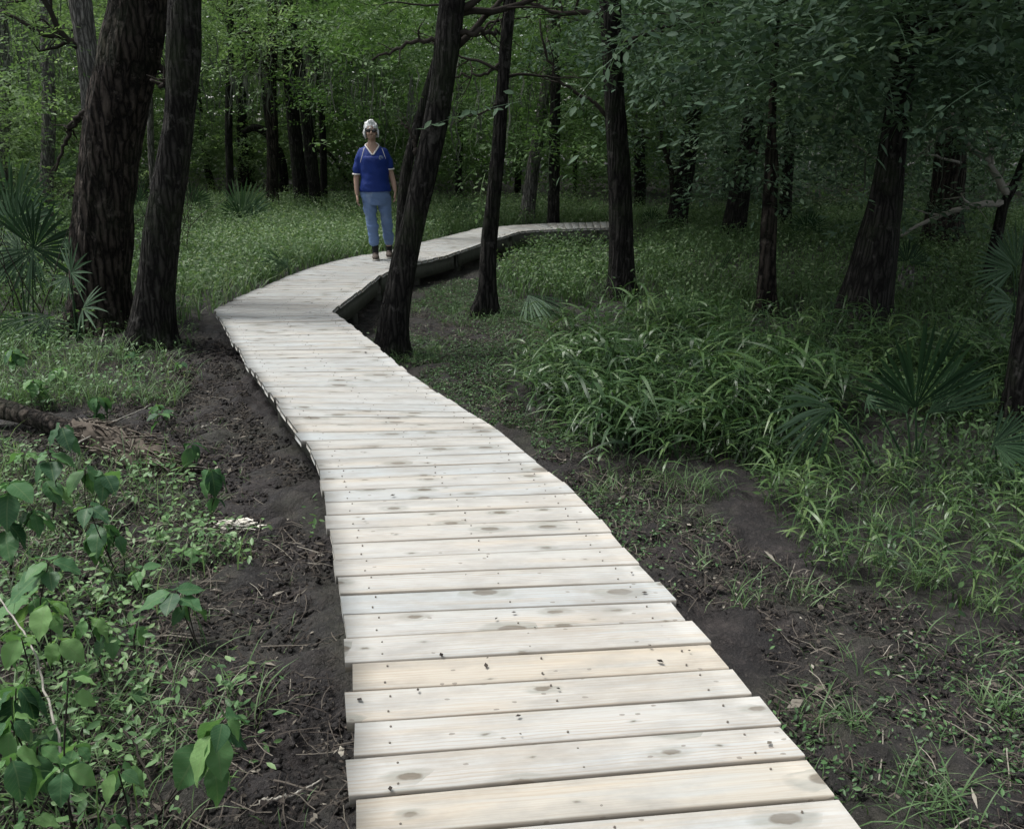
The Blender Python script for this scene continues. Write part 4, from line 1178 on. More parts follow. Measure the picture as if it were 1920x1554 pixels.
def palmetto(label, base_px, fans, seed, Y=None, group=None):
    """fans: (apex px, tip px, tilt toward viewer, radius m, fingers, spread, droop, tint)"""
    rng = np.random.default_rng(300 + seed)
    b = ground_px(*base_px)
    if Y is not None:
        p = on_y(base_px[0], base_px[1], Y); b = np.array([p[0], Y, zg1(p[0], Y)])
    root = thing('palmetto', b, label, 'palmetto', group)
    for (ap, tp, dy, n, spread, droop, tint) in fans:
        apex = on_y(ap[0], ap[1], b[1] + dy * .3); tip = on_y(tp[0], tp[1], b[1] + dy)
        ax = tip - apex; r = np.linalg.norm(ax)
        nm = np.array([rng.normal(0, .25), -.85, .35 + rng.normal(0, .2)])
        g, gp = Geo(), Geo()
        fan_geo(g, gp, b + np.array([rng.normal(0, .03), rng.normal(0, .03), -.02]), apex, ax, nm, r, n, spread, rng, droop, tint=tint)
        f = g.build('frond', M_PALM, root)
        pt = gp.build('petiole', M_PALM, root)
        pt.parent = f
    return root

palmetto('dark palmetto with wide spread fans in front of the shaggy trunk on the left', (62, 606), [((64, 466), (132, 380), .05, 20, 1.5, .06, .12), ((40, 470), (-30, 470), .2, 18, 1.2, .1, .35), ((30, 440), (48, 340), .2, 18, .9, .05, .55), ((62, 470), (10, 545), -.25, 14, 1.0, .15, .3)], 1)
palmetto('upright pale fanned palmetto at the left edge behind the dark one', (-10, 575), [((-6, 430), (46, 335), 0, 16, .7, .05, .65), ((-20, 430), (-50, 330), .2, 16, .8, .05, .6), ((20, 420), (80, 350), .3, 16, .8, .08, .5)], 2, Y=11)
palmetto('tall palmetto rising at the left edge above the dark spread fans', (28, 560), [((24, 400), (72, 300), 0, 18, .9, .04, .6), ((10, 410), (-30, 320), .1, 16, .9, .05, .45), ((40, 420), (120, 370), -.1, 16, .8, .08, .35), ((30, 450), (70, 560), -.3, 12, .8, .15, .2)], 20, Y=10.5)
palmetto('small palmetto with star shaped pale fans at the foot of the shaggy trunk', (150, 640), [((133, 512), (178, 480), -.15, 11, 1.5, .1, .8), ((128, 520), (90, 550), -.15, 9, 1.0, .2, .7), ((155, 578), (205, 575), -.2, 9, 1.3, .12, .65), ((125, 590), (120, 560), -.2, 8, 1.4, .12, .6), ((130, 470), (125, 440), .1, 10, .7, .05, .45)], 3)
palmetto('low withered palmetto with drooping dry fans left of the shaggy trunk', (85, 640), [((95, 592), (10, 640), -.3, 12, .8, .25, .2), ((70, 600), (120, 655), -.2, 11, .8, .2, .15), ((40, 600), (-20, 620), -.2, 10, .8, .25, .7)], 4)
palmetto('round palmetto clump in the sunny grass beneath the row of trunks', (458, 425), [((452, 408), (478, 332), 0, 16, .9, .03, .85), ((450, 408), (412, 378), -.1, 14, .9, .08, .5), ((464, 408), (502, 372), -.1, 14, .9, .08, .55), ((456, 410), (450, 350), .3, 14, 1.0, .05, .5), ((456, 412), (420, 410), -.3, 12, .9, .15, .25)], 5, Y=18.5)
palmetto('low grey green palm fan nodding beside the far bend of the boardwalk', (546, 524), [((540, 500), (478, 494), -.1, 14, .75, .12, .8), ((540, 502), (525, 480), .1, 11, .6, .1, .65)], 6)
palmetto('palmetto glimpsed in the gap between the twin trunks', (262, 420), [((262, 378), (262, 330), 0, 14, 1.2, .05, .4), ((255, 385), (240, 350), .2, 12, .9, .08, .5)], 7, Y=18)
palmetto('palmetto in the grass just right of the dark smooth trunk', (362, 410), [((360, 380), (372, 335), 0, 14, .9, .06, .5), ((365, 385), (405, 365), 0, 14, .9, .1, .75), ((352, 385), (340, 350), .2, 12, .9, .08, .5)], 8, Y=19)
palmetto('single pale palm fan drooping over the trampled ground beside the fluted trunk', (988, 590), [((990, 553), (1018, 614), -.42, 14, .62, .12, .95), ((994, 553), (1062, 588), -.2, 9, .4, .12, .45)], 9)
palmetto('palmetto behind the far boardwalk between two trunks', (868, 425), [((868, 405), (880, 370), 0, 14, 1.0, .05, .75), ((872, 408), (905, 385), 0, 12, .9, .08, .7), ((862, 408), (835, 385), 0, 12, .9, .08, .55)], 10, Y=19)
palmetto('large dark palmetto with a wide upright fan over the tall grass on the right', (1722, 882), [((1716, 764), (1742, 590), -.05, 24, 1.15, .04, .04), ((1700, 775), (1650, 690), .2, 14, .8, .12, .3), ((1740, 775), (1858, 690), .1, 16, .5, .05, .3), ((1625, 748), (1660, 755), -.1, 9, 1.4, .1, .5)], 11)
palmetto('arching palm fan drooping left beside the large dark palmetto', (1640, 890), [((1562, 766), (1436, 755), -.2, 15, .62, .22, .95), ((1566, 770), (1500, 845), -.3, 12, .5, .15, .5)], 12)
palmetto('palmetto fan half out of the frame low on the right edge', (1850, 905), [((1862, 832), (1960, 800), -.05, 18, 1.0, .06, .2), ((1866, 836), (1940, 880), -.2, 12, .7, .15, .4)], 13)
palmetto('spiky palmetto beside the crooked thin tree at the right edge', (1905, 640), [((1900, 505), (1808, 500), .1, 16, 1.0, .06, .75), ((1905, 500), (1905, 410), .1, 18, 1.0, .05, .55), ((1900, 570), (1840, 575), -.2, 14, .9, .2, .75)], 14)
palmetto('dark palmetto fan behind the rotten stump by the flared trunk', (1700, 520), [((1700, 492), (1690, 440), 0, 14, 1.0, .05, .25), ((1706, 495), (1745, 465), .1, 12, .8, .08, .3)], 15, Y=11.5)
palmetto('dark palmetto clump between the reddish trunk and the flared trunk', (1515, 452), [((1512, 430), (1500, 385), 0, 14, 1.1, .05, .35), ((1520, 432), (1555, 405), 0, 12, .9, .08, .35), ((1508, 432), (1478, 415), 0, 11, .8, .08, .5)], 16, Y=16)
palmetto('narrow folded palm frond standing in the grass on the right', (1338, 535), [((1342, 525), (1372, 468), 0, 5, .13, .02, .3)], 17)
palmetto('low palmetto left of the leaning black trunk in the right meadow', (1222, 430), [((1222, 412), (1232, 385), 0, 12, 1.1, .05, .3), ((1218, 415), (1195, 400), 0, 10, .8, .08, .3)], 18, Y=18)
palmetto('pair of pale palm fans on the forest floor far left', (120, 390), [((100, 330), (128, 270), 0, 14, 1.0, .05, .9), ((118, 340), (150, 300), .2, 14, .9, .08, .85), ((92, 340), (60, 310), .2, 12, .9, .08, .8)], 19, Y=20)

# ------------------------------------------------------------------ broad-leaved young plants in the left foreground
def ovate(L, W, droop, fold, rng):
    nu, nv = 11, 5
    V, uv = [], []
    pw = rng.uniform(.66, .9); wv = rng.uniform(.008, .03); ph = rng.uniform(0, 6)
    for i in range(nu):
        t = i / (nu - 1)
        w = W * (math.sin(PI * min(1, t ** pw)) ** .9) * (1 - .30 * t ** 3) if 0 < t < 1 else 0.0
        w = max(w, .0008)
        for j in range(nv):
            s = (j / (nv - 1)) * 2 - 1
            z = abs(s) * w * fold - droop * L * t ** 1.8 + wv * L * math.sin(t * 17 + ph + s) * abs(s) * 1.6
            V.append((t * L * (1 - .22 * droop * t), s * w * (1 - .1 * fold), z)); uv.append((t, s * .5 * (w / max(W, 1e-6))))
    q = [(i * nv + j, i * nv + j + 1, (i + 1) * nv + j + 1, (i + 1) * nv + j) for i in range(nu - 1) for j in range(nv - 1)]
    return np.array(V), q, np.array(uv)

def leafy_plant(label, base_px, tops, seed, group='broad leaved young plants in the left foreground', tint=.5, Y=None):
    """tops: (px, py, leaf length px, number, droop)"""
    rng = np.random.default_rng(500 + seed)
    b = ground_px(*base_px)
    root = thing('broadleaf_plant', b, label, 'plant', group)
    gs, gl = Geo(), Geo()
    for (tx, ty, lp, nleaf, dr) in tops:
        tip = on_y(tx, ty, b[1] + rng.uniform(-.05, .05))
        mid = b * .5 + tip * .5 + np.array([rng.normal(0, .012), rng.normal(0, .012), .0])
        P = resample([b, mid, tip], 12)
        V, q, t, _ = tube(P, np.linspace(.0030, .0022, 12), 6); gs.add(V, q, t, .3)
        L0 = .98 * lp / F * depth_of(tip)
        a0 = rng.uniform(0, 6.28)
        for k in range(nleaf):
            lay = k // 4
            a = a0 + k * (PI / 2) + lay * .7 + rng.normal(0, .25)
            L = L0 * rng.uniform(.55, 1.2) * (1 - .15 * (lay == 0) * (nleaf > 4))
            d = np.clip(dr + .12 * lay + rng.normal(0, .12), .0, 1.1)
            V, q, uv = ovate(L, L * rng.uniform(.29, .36), d * .55, rng.uniform(.1, .3), rng)
            pitch = -.1 + 1.0 * d + rng.normal(0, .12); roll = rng.normal(0, .25)
            c, s = math.cos(roll), math.sin(roll); V = V @ np.array([[1, 0, 0], [0, c, s], [0, -s, c]])
            c, s = math.cos(pitch), math.sin(pitch); V = V @ np.array([[c, 0, -s], [0, 1, 0], [s, 0, c]])
            c, s = math.cos(a), math.sin(a); V = V @ np.array([[c, s, 0], [-s, c, 0], [0, 0, 1]])
            at = tip + (b - tip) * (.10 * lay) + np.array([math.cos(a), math.sin(a), 0]) * .012
            gl.add(V + at, q, None, np.clip(rng.normal(tint, .22), 0, 1), uv)
    gs.build('stem', M_TWIG, root, True)
    gl.build('leaves', M_BROAD, root, True)

leafy_plant('young plant with a flat whorl of broad leaves on a dark stem', (374, 1222), [(326, 1108, 66, 6, .25), (352, 1135, 60, 3, .75)], 1, tint=.35)
leafy_plant('drooping broad leaved shoot leaning out over the mud near the near planks', (285, 1545), [(418, 1350, 92, 9, .75), (395, 1430, 70, 3, .8)], 2, tint=.5)
leafy_plant('large leaved plant at the left edge with two wide opposite leaves', (88, 1210), [(92, 1052, 78, 6, .4), (60, 1120, 80, 6, .6), (40, 1180, 70, 4, .7)], 3, tint=.55)
leafy_plant('bushy light green plant cluster at the left edge lower down', (95, 1330), [(92, 1130, 70, 7, .7), (110, 1200, 76, 6, .75), (40, 1195, 60, 6, .5)], 4, tint=.75)
leafy_plant('dark broad plant with hanging leaves in front of the rotten log', (228, 1095), [(190, 985, 74, 7, .7), (215, 1005, 62, 4, .8), (165, 950, 60, 5, .4)], 5, tint=.3)
leafy_plant('wilted shoot with hanging leaves beside the white wood chips', (398, 990), [(395, 880, 58, 6, .85), (402, 935, 44, 3, .9)], 6, tint=.15)
leafy_plant('leafy plant growing up before the broken end of the log', (98, 985), [(92, 850, 60, 7, .45), (115, 800, 52, 5, .6), (85, 900, 60, 5, .6)], 7, tint=.3)
leafy_plant('plant with arched leaves between the log and the dark broad plant', (165, 975), [(160, 880, 64, 6, .6), (195, 890, 50, 4, .5)], 8, tint=.3)
leafy_plant('small sprig with dark hanging leaves beyond the log end', (362, 890), [(358, 832, 40, 5, .8), (300, 775, 30, 5, .3)], 9, tint=.25)
leafy_plant('single leaf sprout in the low weeds right of the left edge plants', (262, 1245), [(256, 1172, 48, 3, .85)], 10, tint=.55)
leafy_plant('short dark leafed plant among the weeds below the drooping shoot', (262, 1330), [(258, 1290, 44, 4, .5)], 11, tint=.35)
leafy_plant('plant in the bottom left corner with pale round leaves', (40, 1640), [(55, 1535, 78, 6, .6), (20, 1420, 90, 6, .7), (120, 1440, 70, 5, .7)], 12, tint=.6)
leafy_plant('deep shaded plant at the left edge under the light green cluster', (20, 1430), [(30, 1290, 86, 7, .75), (90, 1370, 80, 6, .75)], 13, tint=.2)
leafy_plant('upright dark leafy shoot behind the rotten log', (180, 800), [(182, 745, 40, 7, .8), (186, 775, 36, 5, .9)], 14, tint=.2)
leafy_plant('tall thin stalked plant leaning over the left weeds', (150, 1600), [(128, 1270, 50, 6, .5), (140, 1400, 64, 5, .75), (228, 1440, 46, 3, .8)], 15, tint=.6)
leafy_plant('tall leafy plant with dark wide leaves at the left edge beside the log', (20, 1090), [(18, 905, 70, 7, .55), (60, 960, 62, 5, .7), (8, 980, 70, 5, .6)], 17, tint=.25)
leafy_plant('plant with pale drooping leaves between the whorled plant and the edge cluster', (190, 1270), [(165, 1160, 60, 6, .75), (205, 1190, 46, 4, .7)], 18, tint=.7)
leafy_plant('wide plant filling the lower left edge with layered leaves', (60, 1500), [(70, 1400, 90, 7, .7), (20, 1350, 80, 6, .6), (150, 1490, 66, 5, .8)], 19, tint=.4)
leafy_plant('small five leaved sprout beside the drooping dark broad plant', (270, 1120), [(262, 1068, 44, 5, .4)], 20, tint=.6)
leafy_plant('leafy weed near the white wood chips with small pale leaves', (350, 1075), [(345, 1030, 34, 6, .35), (372, 1040, 28, 5, .4)], 21, tint=.7)
leafy_plant('plant with long leaves under the log on the far left edge', (60, 905), [(45, 850, 46, 6, .5), (85, 872, 40, 5, .6)], 22, tint=.45)
for i, (lab, bx, by, tx, ty, L, n_, dr, ti) in enumerate([
    ('low leafy bush at the left edge under the withered palmetto', 20, 720, 24, 655, 34, 8, .5, .5), ('bright sprig in the grass left of the dark upright shoot', 110, 735, 112, 690, 30, 7, .4, .75),
    ('dark leafy sprig near the pale leaning stick', 245, 700, 246, 660, 26, 7, .5, .25), ('weedy sprig between the withered palmetto and the log', 60, 765, 62, 712, 34, 8, .5, .6),
    ('small sprig on the mud edge under the dark smooth trunk', 340, 705, 338, 680, 22, 6, .5, .4), ('short leafy weed beyond the shredded end of the log', 300, 800, 296, 760, 28, 7, .5, .55)]):
    leafy_plant(lab, (bx, by), [(tx, ty, L, n_, dr), (tx + 12, ty + 16, L * .8, n_ - 2, dr)], 40 + i, group='leafy sprigs on the left by the log', tint=ti)
leafy_plant('small plant with rounded leaves close to the bottom left weeds', (245, 1580), [(222, 1445, 50, 4, .8), (205, 1540, 50, 5, .6)], 16, tint=.5)

# ------------------------------------------------------------------ log, stump, sticks, chips
def rotten_log():
    rng = np.random.default_rng(31)
    a, b, c = ground_px(8, 800), ground_px(185, 838), ground_px(338, 892)
    root = thing('rotten_log', b, 'rotten fallen log with a dark bark end and shredded pale brown wood', 'log')
    up = np.array([0, 0, 1.0])
    P = resample([a + up * .14 + np.array([-.1, 0, .03]), a * .5 + b * .5 + up * .10, b + up * .06], 24)
    def rf(i, ang, r, p): return r * (1 + .18 * fbm(np.cos(ang) * 2, np.sin(ang) * 2, np.full_like(ang, i * .35), seed=5))
    V, q, t, uv = tube(P, np.linspace(.065, .055, 24), 20, True, rf)
    g = Geo(); g.add(V, q, t); g.build('bark_shell', M_BARK_BROWN, root, True)
    g = Geo()
    P = resample([b * .75 + a * .25 + up * .06, b + up * .055, b * .4 + c * .6 + up * .03, c - up * .02], 40)
    def rf2(i, ang, r, p): return np.maximum(.01, r * (1 + .55 * fbm(np.cos(ang) * 3, np.sin(ang) * 3, np.full_like(ang, i * .25), seed=9)))
    V, q, t, uv = tube(P, np.interp(np.linspace(0, 1, 40), [0, .3, .7, 1], [.06, .10, .085, .02]), 26, True, rf2)
    g.add(V, q, t, .35)
    dirv = (c - b) / np.linalg.norm(c - b)
    for k in range(330):                # splinters
        u = rng.random(); i = int(u * 38); p = P[i] + rng.normal(0, 1, 3) * np.array([.06, .06, .035]) + up * .03
        L = rng.uniform(.06, .24); d = dirv + rng.normal(0, .35, 3) * np.array([1, 1, .4]); d /= np.linalg.norm(d)
        s = np.cross(d, up); s /= np.linalg.norm(s) + 1e-9; w = rng.uniform(.004, .016)
        h = up * w * .5
        g.add(np.array([p - s * w, p + s * w, p + d * L + s * w * .3, p + d * L - s * w * .3, p + h * 2, p + d * L * .9 + h]), [(0, 4, 5, 3), (4, 1, 2, 5), (0, 3, 2, 1)], None, np.clip(rng.normal(.5, .22), 0, 1))
    g.build('shredded_wood', M_LOGWOOD, root)
M_LOGWOOD = leaf_mat('rotten_wood', [(.03, .025, .021), (.075, .063, .052), (.15, .13, .108), (.27, .245, .21)], .0, .9, .08)
rotten_log()

def stump():
    rng = np.random.default_rng(32)
    b = ground_px(1694, 552)
    root = thing('tree_stump', b, 'small rotten stump with a jagged top at the foot of the flared trunk', 'stump')
    k = 26; ang = np.arange(k) * 2 * PI / k
    V = []
    r0 = .085
    for j, h in enumerate(np.linspace(-.1, 1, 9)):
        for i in range(k):
            top = .30 + .10 * vnoise(np.array([i * .9]), np.array([3.3]), seed=4)[0] + .06 * math.sin(ang[i] + 1)
            r = r0 * (1.25 - .3 * h) * (1 + .12 * math.sin(5 * ang[i]))
            V.append(b + np.array([math.cos(ang[i]) * r, math.sin(ang[i]) * r, h * top]))
    for i in range(k):
        V.append(b + np.array([math.cos(ang[i]) * r0 * .6, math.sin(ang[i]) * r0 * .6, .22]))
    V.append(b + np.array([0, 0, .18]))
    q = [(j * k + i, j * k + (i + 1) % k, (j + 1) * k + (i + 1) % k, (j + 1) * k + i) for j in range(9) for i in range(k)]
    t = [(9 * k + i, 9 * k + (i + 1) % k, 10 * k) for i in range(k)]
    g = Geo(); g.add(V, q, t); g.build('trunk', M_BARK_GREY, root, True)
stump()

def sticks():
    rng = np.random.default_rng(33)
    def stick(label, pts, r, mat=M_PALE_TWIG, zoff=.012):
        P = []
        for (a, b, *h) in pts:
            p = ground_px(a, b)
            if h: p = on_y(a, b, p[1]) ; p[2] += h[0]
            P.append(p + np.array([0, 0, zoff]))
        Q = resample(P, 22); Q += rng.normal(0, .003, Q.shape)
        V, q, t, _ = tube(Q, np.linspace(r, r * .55, 22), 6)
        g = Geo(); g.add(V, q, t)
        o = g.build('stick', mat, None, True, loc=Q[0]); tag(o, label, 'stick')
    stick('short pale stick on the mud between log and boardwalk', [(378, 806), (396, 797), (408, 788)], .009)
    stick('long thin twig lying slantwise across the shredded log', [(150, 865, .1), (210, 825, .1), (285, 778, .06)], .006)
    stick('curved dry twig on the mud in the bottom left near the planks', [(485, 1512), (520, 1502), (560, 1490), (600, 1470)], .006)
    stick('thin brown stick on the bare soil right of the boardwalk', [(1655, 1272), (1690, 1295), (1735, 1302)], .007, M_TWIG)
    stick('long straight pale straw stalk on the mud at the lower right', [(1680, 1455), (1740, 1475), (1800, 1495)], .004)
    stick('slim twig lying along the mud beneath the first palm trunk pair', [(300, 700), (345, 695), (390, 705)], .006, M_TWIG)
    stick('pale leaning stick at the foot of the twin trunks', [(190, 650), (198, 625, .05), (205, 606, .1)], .008)
    stick('thin leafless stem arching through the left edge plants', [(140, 1545), (110, 1400, .12), (70, 1290, .2), (20, 1230, .25)], .005)
    stick('dark bare stem leaning right among the weeds at the bottom', [(320, 1555), (260, 1450, .1), (175, 1370, .12)], .005, M_TWIG)
sticks()

def chips_pile():
    rng = np.random.default_rng(34)
    c = ground_px(432, 990); g = Geo()
    for k in range(90):
        p = c + np.array([rng.normal(0, .075), rng.normal(0, .03), rng.uniform(.005, .035)])
        L = rng.uniform(.02, .09); d = np.array([rng.normal(1, .3), rng.normal(0, .5), rng.normal(0, .15)]); d /= np.linalg.norm(d)
        s = np.cross(d, [0, 0, 1.0]); w = rng.uniform(.002, .008)
        g.add(np.array([p - s * w, p + s * w, p + d * L + s * w * .6, p + d * L - s * w * .6]), [(0, 1, 2, 3)], None, rng.uniform(0, 1))
    o = g.build('wood_chips', plain('fresh_chips', (.6, .57, .5), .8, .2, .15, 60)); tag(o, 'small heap of white fresh wood chips on the mud', None, None, 'stuff')
chips_pile()

def moss():
    """grey strands hanging from the limbs"""
    rng = np.random.default_rng(35); g = Geo()
    spots = [(120, 60, 16, 60), (50, 40, 17, 60), (90, 130, 17, 50), (30, 100, 18, 40), (440, 140, 19, 40), (470, 130, 20, 40), (640, 120, 19, 30), (690, 160, 18, 40), (760, 190, 17, 40), (860, 170, 15, 40),
             (980, 200, 18, 40), (1000, 120, 17, 36), (1180, 180, 20, 30), (580, 120, 20, 36), (1250, 150, 17, 30), (1500, 130, 14, 26), (1720, 220, 12, 26), (1620, 200, 13, 26), (1830, 230, 13, 30), (240, 40, 17, 30)]
    for (px, py, Y, n) in spots:
        c = on_y(px, py, Y)
        for k in range(n):
            p = c + rng.normal(0, 1, 3) * np.array([.45, .5, .3]); L = rng.uniform(.25, .9)
            m = 5; P = np.array([p + np.array([.03 * math.sin(i * 1.7 + k), .03 * math.cos(i * 1.3 + k), -L * i / (m - 1)]) for i in range(m)])
            a = rng.uniform(0, 3.14); s = np.array([math.cos(a), math.sin(a), 0])
            w = np.interp(np.arange(m), [0, 1.5, m - 1], [.008, .018, .004]) * rng.uniform(.5, 1.2)
            V = np.stack([P - s * w[:, None], P + s * w[:, None]], 1).reshape(-1, 3)
            g.add(V, [(2 * i, 2 * i + 1, 2 * i + 3, 2 * i + 2) for i in range(m - 1)])
    o = g.build('hanging_moss', M_MOSS); tag(o, 'grey moss strands hanging from the branches', None, None, 'stuff')
moss()

# ------------------------------------------------------------------ the walker
def remeshed(name, parts, mat, root, voxel, smooth=6, cut=None, uvbox=False):
    """fuse overlapping shapes into one continuous skin"""
    g = Geo()
    for V, q, t in parts: g.add(V, q, t)
    o = g.build(name + '_tmp', mat)
    m = o.modifiers.new('r', 'REMESH'); m.mode = 'VOXEL'; m.voxel_size = voxel; m.use_smooth_shade = True
    s = o.modifiers.new('s', 'SMOOTH'); s.factor = .5; s.iterations = smooth
    dg = bpy.context.evaluated_depsgraph_get()
    me = bpy.data.meshes.new_from_object(o.evaluated_get(dg))
    old = o.data
    bpy.data.objects.remove(o); bpy.data.meshes.remove(old)
    me.name = name
    me.materials.clear(); me.materials.append(mat)
    if cut is not None:
        import bmesh
        bm = bmesh.new(); bm.from_mesh(me)
        bmesh.ops.delete(bm, geom=[f for f in bm.faces if cut(f.calc_center_median())], context='FACES')
        bm.to_mesh(me); bm.free()
    for p in me.polygons: p.use_smooth = True
    ob = bpy.data.objects.new(name, me); COL.objects.link(ob); ob.parent = root
    return ob

def loft(sections, seg=24):
    """sections: (x, y, z, rx, ry) rings stacked in z, capped"""
    S = np.array(sections, float); n = len(S)
    S = resample(S, max(n * 3, 8)) if n > 2 else S
    n = len(S); ang = np.arange(seg) * 2 * PI / seg
    V = np.stack([S[:, None, 0] + np.cos(ang) * S[:, None, 3], S[:, None, 1] + np.sin(ang) * S[:, None, 4], np.repeat(S[:, None, 2], seg, 1)], -1).reshape(-1, 3)
    q = [(i * seg + j, i * seg + (j + 1) % seg, (i + 1) * seg + (j + 1) % seg, (i + 1) * seg + j) for i in range(n - 1) for j in range(seg)]
    V = np.vstack([V, S[0, :3], S[-1, :3]]); c0, c1 = n * seg, n * seg + 1
    t = [(c0, (k + 1) % seg, k) for k in range(seg)] + [(c1, (n - 1) * seg + k, (n - 1) * seg + (k + 1) % seg) for k in range(seg)]
    if S[-1, 2] < S[0, 2]:
        q = [f[::-1] for f in q]; t = [f[::-1] for f in t]
    return V, q, t

def ball(c, r, seg=18):
    c = np.array(c, float); r = np.broadcast_to(np.array(r, float), (3,))
    zz = np.linspace(-PI / 2, PI / 2, 11)
    S = [(c[0], c[1], c[2] + math.sin(a) * r[2], max(1e-4, math.cos(a)) * r[0], max(1e-4, math.cos(a)) * r[1]) for a in zz]
    ang = np.arange(seg) * 2 * PI / seg; S = np.array(S); n = len(S)
    V = np.stack([S[:, None, 0] + np.cos(ang) * S[:, None, 3], S[:, None, 1] + np.sin(ang) * S[:, None, 4], np.repeat(S[:, None, 2], seg, 1)], -1).reshape(-1, 3)
    q = [(i * seg + j, i * seg + (j + 1) % seg, (i + 1) * seg + (j + 1) % seg, (i + 1) * seg + j) for i in range(n - 1) for j in range(seg)]
    return V, q, []

def chain(pts, seg=12):
    P = np.array(pts, float)
    Q = resample(P, max(10, len(P) * 5))
    V, q, t, _ = tube(Q[:, :3], Q[:, 3], seg)
    out = [(V, q, t), ball(Q[0, :3], Q[0, 3]), ball(Q[-1, :3], Q[-1, 3])]
    return out

def person():
    rw = on_z(704, 486.5, 0)
    root = thing('person', (rw[0] + .05, rw[1], 0.0), 'person with white hair in a blue jersey and jeans standing on the boardwalk', 'person')
    root.rotation_euler = (0, 0, math.atan2(-rw[0], rw[1]) * .9)
    skin = plain('skin', (.33, .22, .165), .6, .3, .12, 40)
    jersey, nt, out = new_mat('blue_jersey'); N = NT(nt)
    tc = N.n('ShaderNodeTexCoord').outputs['Object']
    nz = N.noise(tc, 9, 4)
    N.l(N.bsdf(N.mix(nz, (.002, .014, .105), (.005, .030, .20)), .65, .3, N.bump(nz, .5, .03)).outputs[0], out.inputs['Surface'])
    jeans, nt, out = new_mat('light_jeans'); N = NT(nt)
    tc = N.n('ShaderNodeTexCoord').outputs['Object']
    nz = N.noise(tc, 14, 5, .7); n2 = N.noise(N.mapping(tc, (5, 5, 1.5)), 1.5, 3)
    c = N.mix(nz, (.09, .145, .27), (.16, .235, .40)); c = N.mix(N.math('MULTIPLY', N.ramp(n2, [(.5, 0.0), (.7, 1.0)]), .5), c, (.27, .34, .46))
    N.l(N.bsdf(c, .85, .15, N.bump(nz, .5, .02)).outputs[0], out.inputs['Surface'])
    hair = plain('white_hair', (.60, .61, .60), .6, .4, .14, 60, .5)
    trim = plain('white_trim', (.62, .60, .58), .7, .2, .05)
    black = plain('black_sock', (.012, .012, .014), .8, .2, .2)
    shoe = plain('tan_shoe', (.075, .058, .048), .7, .3, .25, 40)
    sole = plain('pale_sole', (.35, .33, .30), .7, .2, .1)
    glass = plain('dark_glasses', (.008, .008, .009), .2, .6, .1)
    # local frame: x to the picture's right, -y towards the camera
    hx = -.02
    B = []
    # head
    B += [ball((hx, -.005, 1.625), (.073, .088, .100)), ball((hx, -.018, 1.565), (.060, .068, .072)), ball((hx, -.045, 1.525), (.034, .034, .026))]
    B += [ball((hx, -.098, 1.583), (.013, .018, .022)), ball((hx, -.090, 1.605), (.009, .014, .02)), ball((hx, -.082, 1.545), (.024, .012, .008)), ball((hx, -.080, 1.537), (.022, .012, .007))]
    for s in (-1, 1):
        B += [ball((hx + s * .073, .005, 1.592), (.011, .02, .03)), ball((hx + s * .036, -.074, 1.568), (.022, .018, .02)), ball((hx + s * .030, -.080, 1.612), (.017, .012, .010)), ball((hx + s * .030, -.080, 1.628), (.024, .012, .007))]
    B += chain([(hx, .012, 1.56, .052), (hx, .018, 1.49, .050), (hx, .02, 1.44, .060)])
    # torso
    B.append(loft([(0, .0, .80, .15, .105), (0, 0, .90, .165, .115), (0, 0, 1.02, .15, .105), (0, 0, 1.15, .155, .11), (-.005, .005, 1.28, .168, .11), (-.01, .01, 1.35, .130, .080), (-.015, .015, 1.41, .085, .060), (-.02, .018, 1.46, .06, .055)]))
    # right arm (picture left) hangs straight; left arm hangs a little out
    arms = {}
    arms[-1] = [(-.140, .012, 1.335, .040), (-.198, .015, 1.25, .044), (-.226, .015, 1.11, .039), (-.238, .0, 1.0, .036), (-.240, -.02, .90, .030), (-.240, -.03, .845, .026)]
    arms[1] = [(.120, .012, 1.335, .040), (.172, .018, 1.26, .044), (.195, .02, 1.13, .039), (.222, .005, 1.02, .036), (.238, -.015, .935, .030), (.246, -.025, .885, .026)]
    for s, A in arms.items():
        B += chain(A)
        w = np.array(A[-1][:3])
        # palm faces the thigh: thin in x, wide in y
        palm0 = w + np.array([s * .002, -.002, -.02]); palm1 = w + np.array([s * .0, -.008, -.085])
        for k in range(5):
            f = k / 4; p = palm0 + (palm1 - palm0) * f
            B.append(ball(p, (.0135, .030 + .010 * math.sin(f * 2.4), .022)))
        for k in range(4):
            yk = -.033 + k * .0205
            L = (.066, .074, .070, .054)[k]
            base = palm1 + np.array([0, yk + .008, .006 - .004 * abs(k - 1)])
            c1 = base + np.array([-s * .003, -.002, -L * .45]); c2 = base + np.array([-s * .014, -.004, -L * .78]); c3 = base + np.array([-s * .028, -.005, -L * .98])
            B += chain([(*base, .0092), (*c1, .0088), (*c2, .0080), (*c3, .0070)], 8)
        tb = w + np.array([-s * .004, -.030, -.035])
        B += chain([(*tb, .012), (*(tb + np.array([-s * .006, -.022, -.030])), .0105), (*(tb + np.array([-s * .012, -.026, -.058])), .0085)], 8)
    # legs
    legs = {-1: [(-.082, 0, .84, .080), (-.082, -.002, .66, .064), (-.062, -.008, .47, .056), (-.052, .0, .32, .054), (-.044, .006, .14, .038), (-.044, .006, .07, .036)],
            1: [(.088, .01, .84, .080), (.107, .032, .66, .062), (.118, .07, .47, .056), (.126, .13, .32, .054), (.136, .19, .14, .038), (.136, .19, .07, .036)]}
    for s, A in legs.items():
        B += chain(A, 14)
        f = np.array(A[-1][:3]); B.append(ball(f + np.array([0, -.05, -.025]), (.036, .105, .03)))
    body = remeshed('body', B, skin, root, .0062, 3)
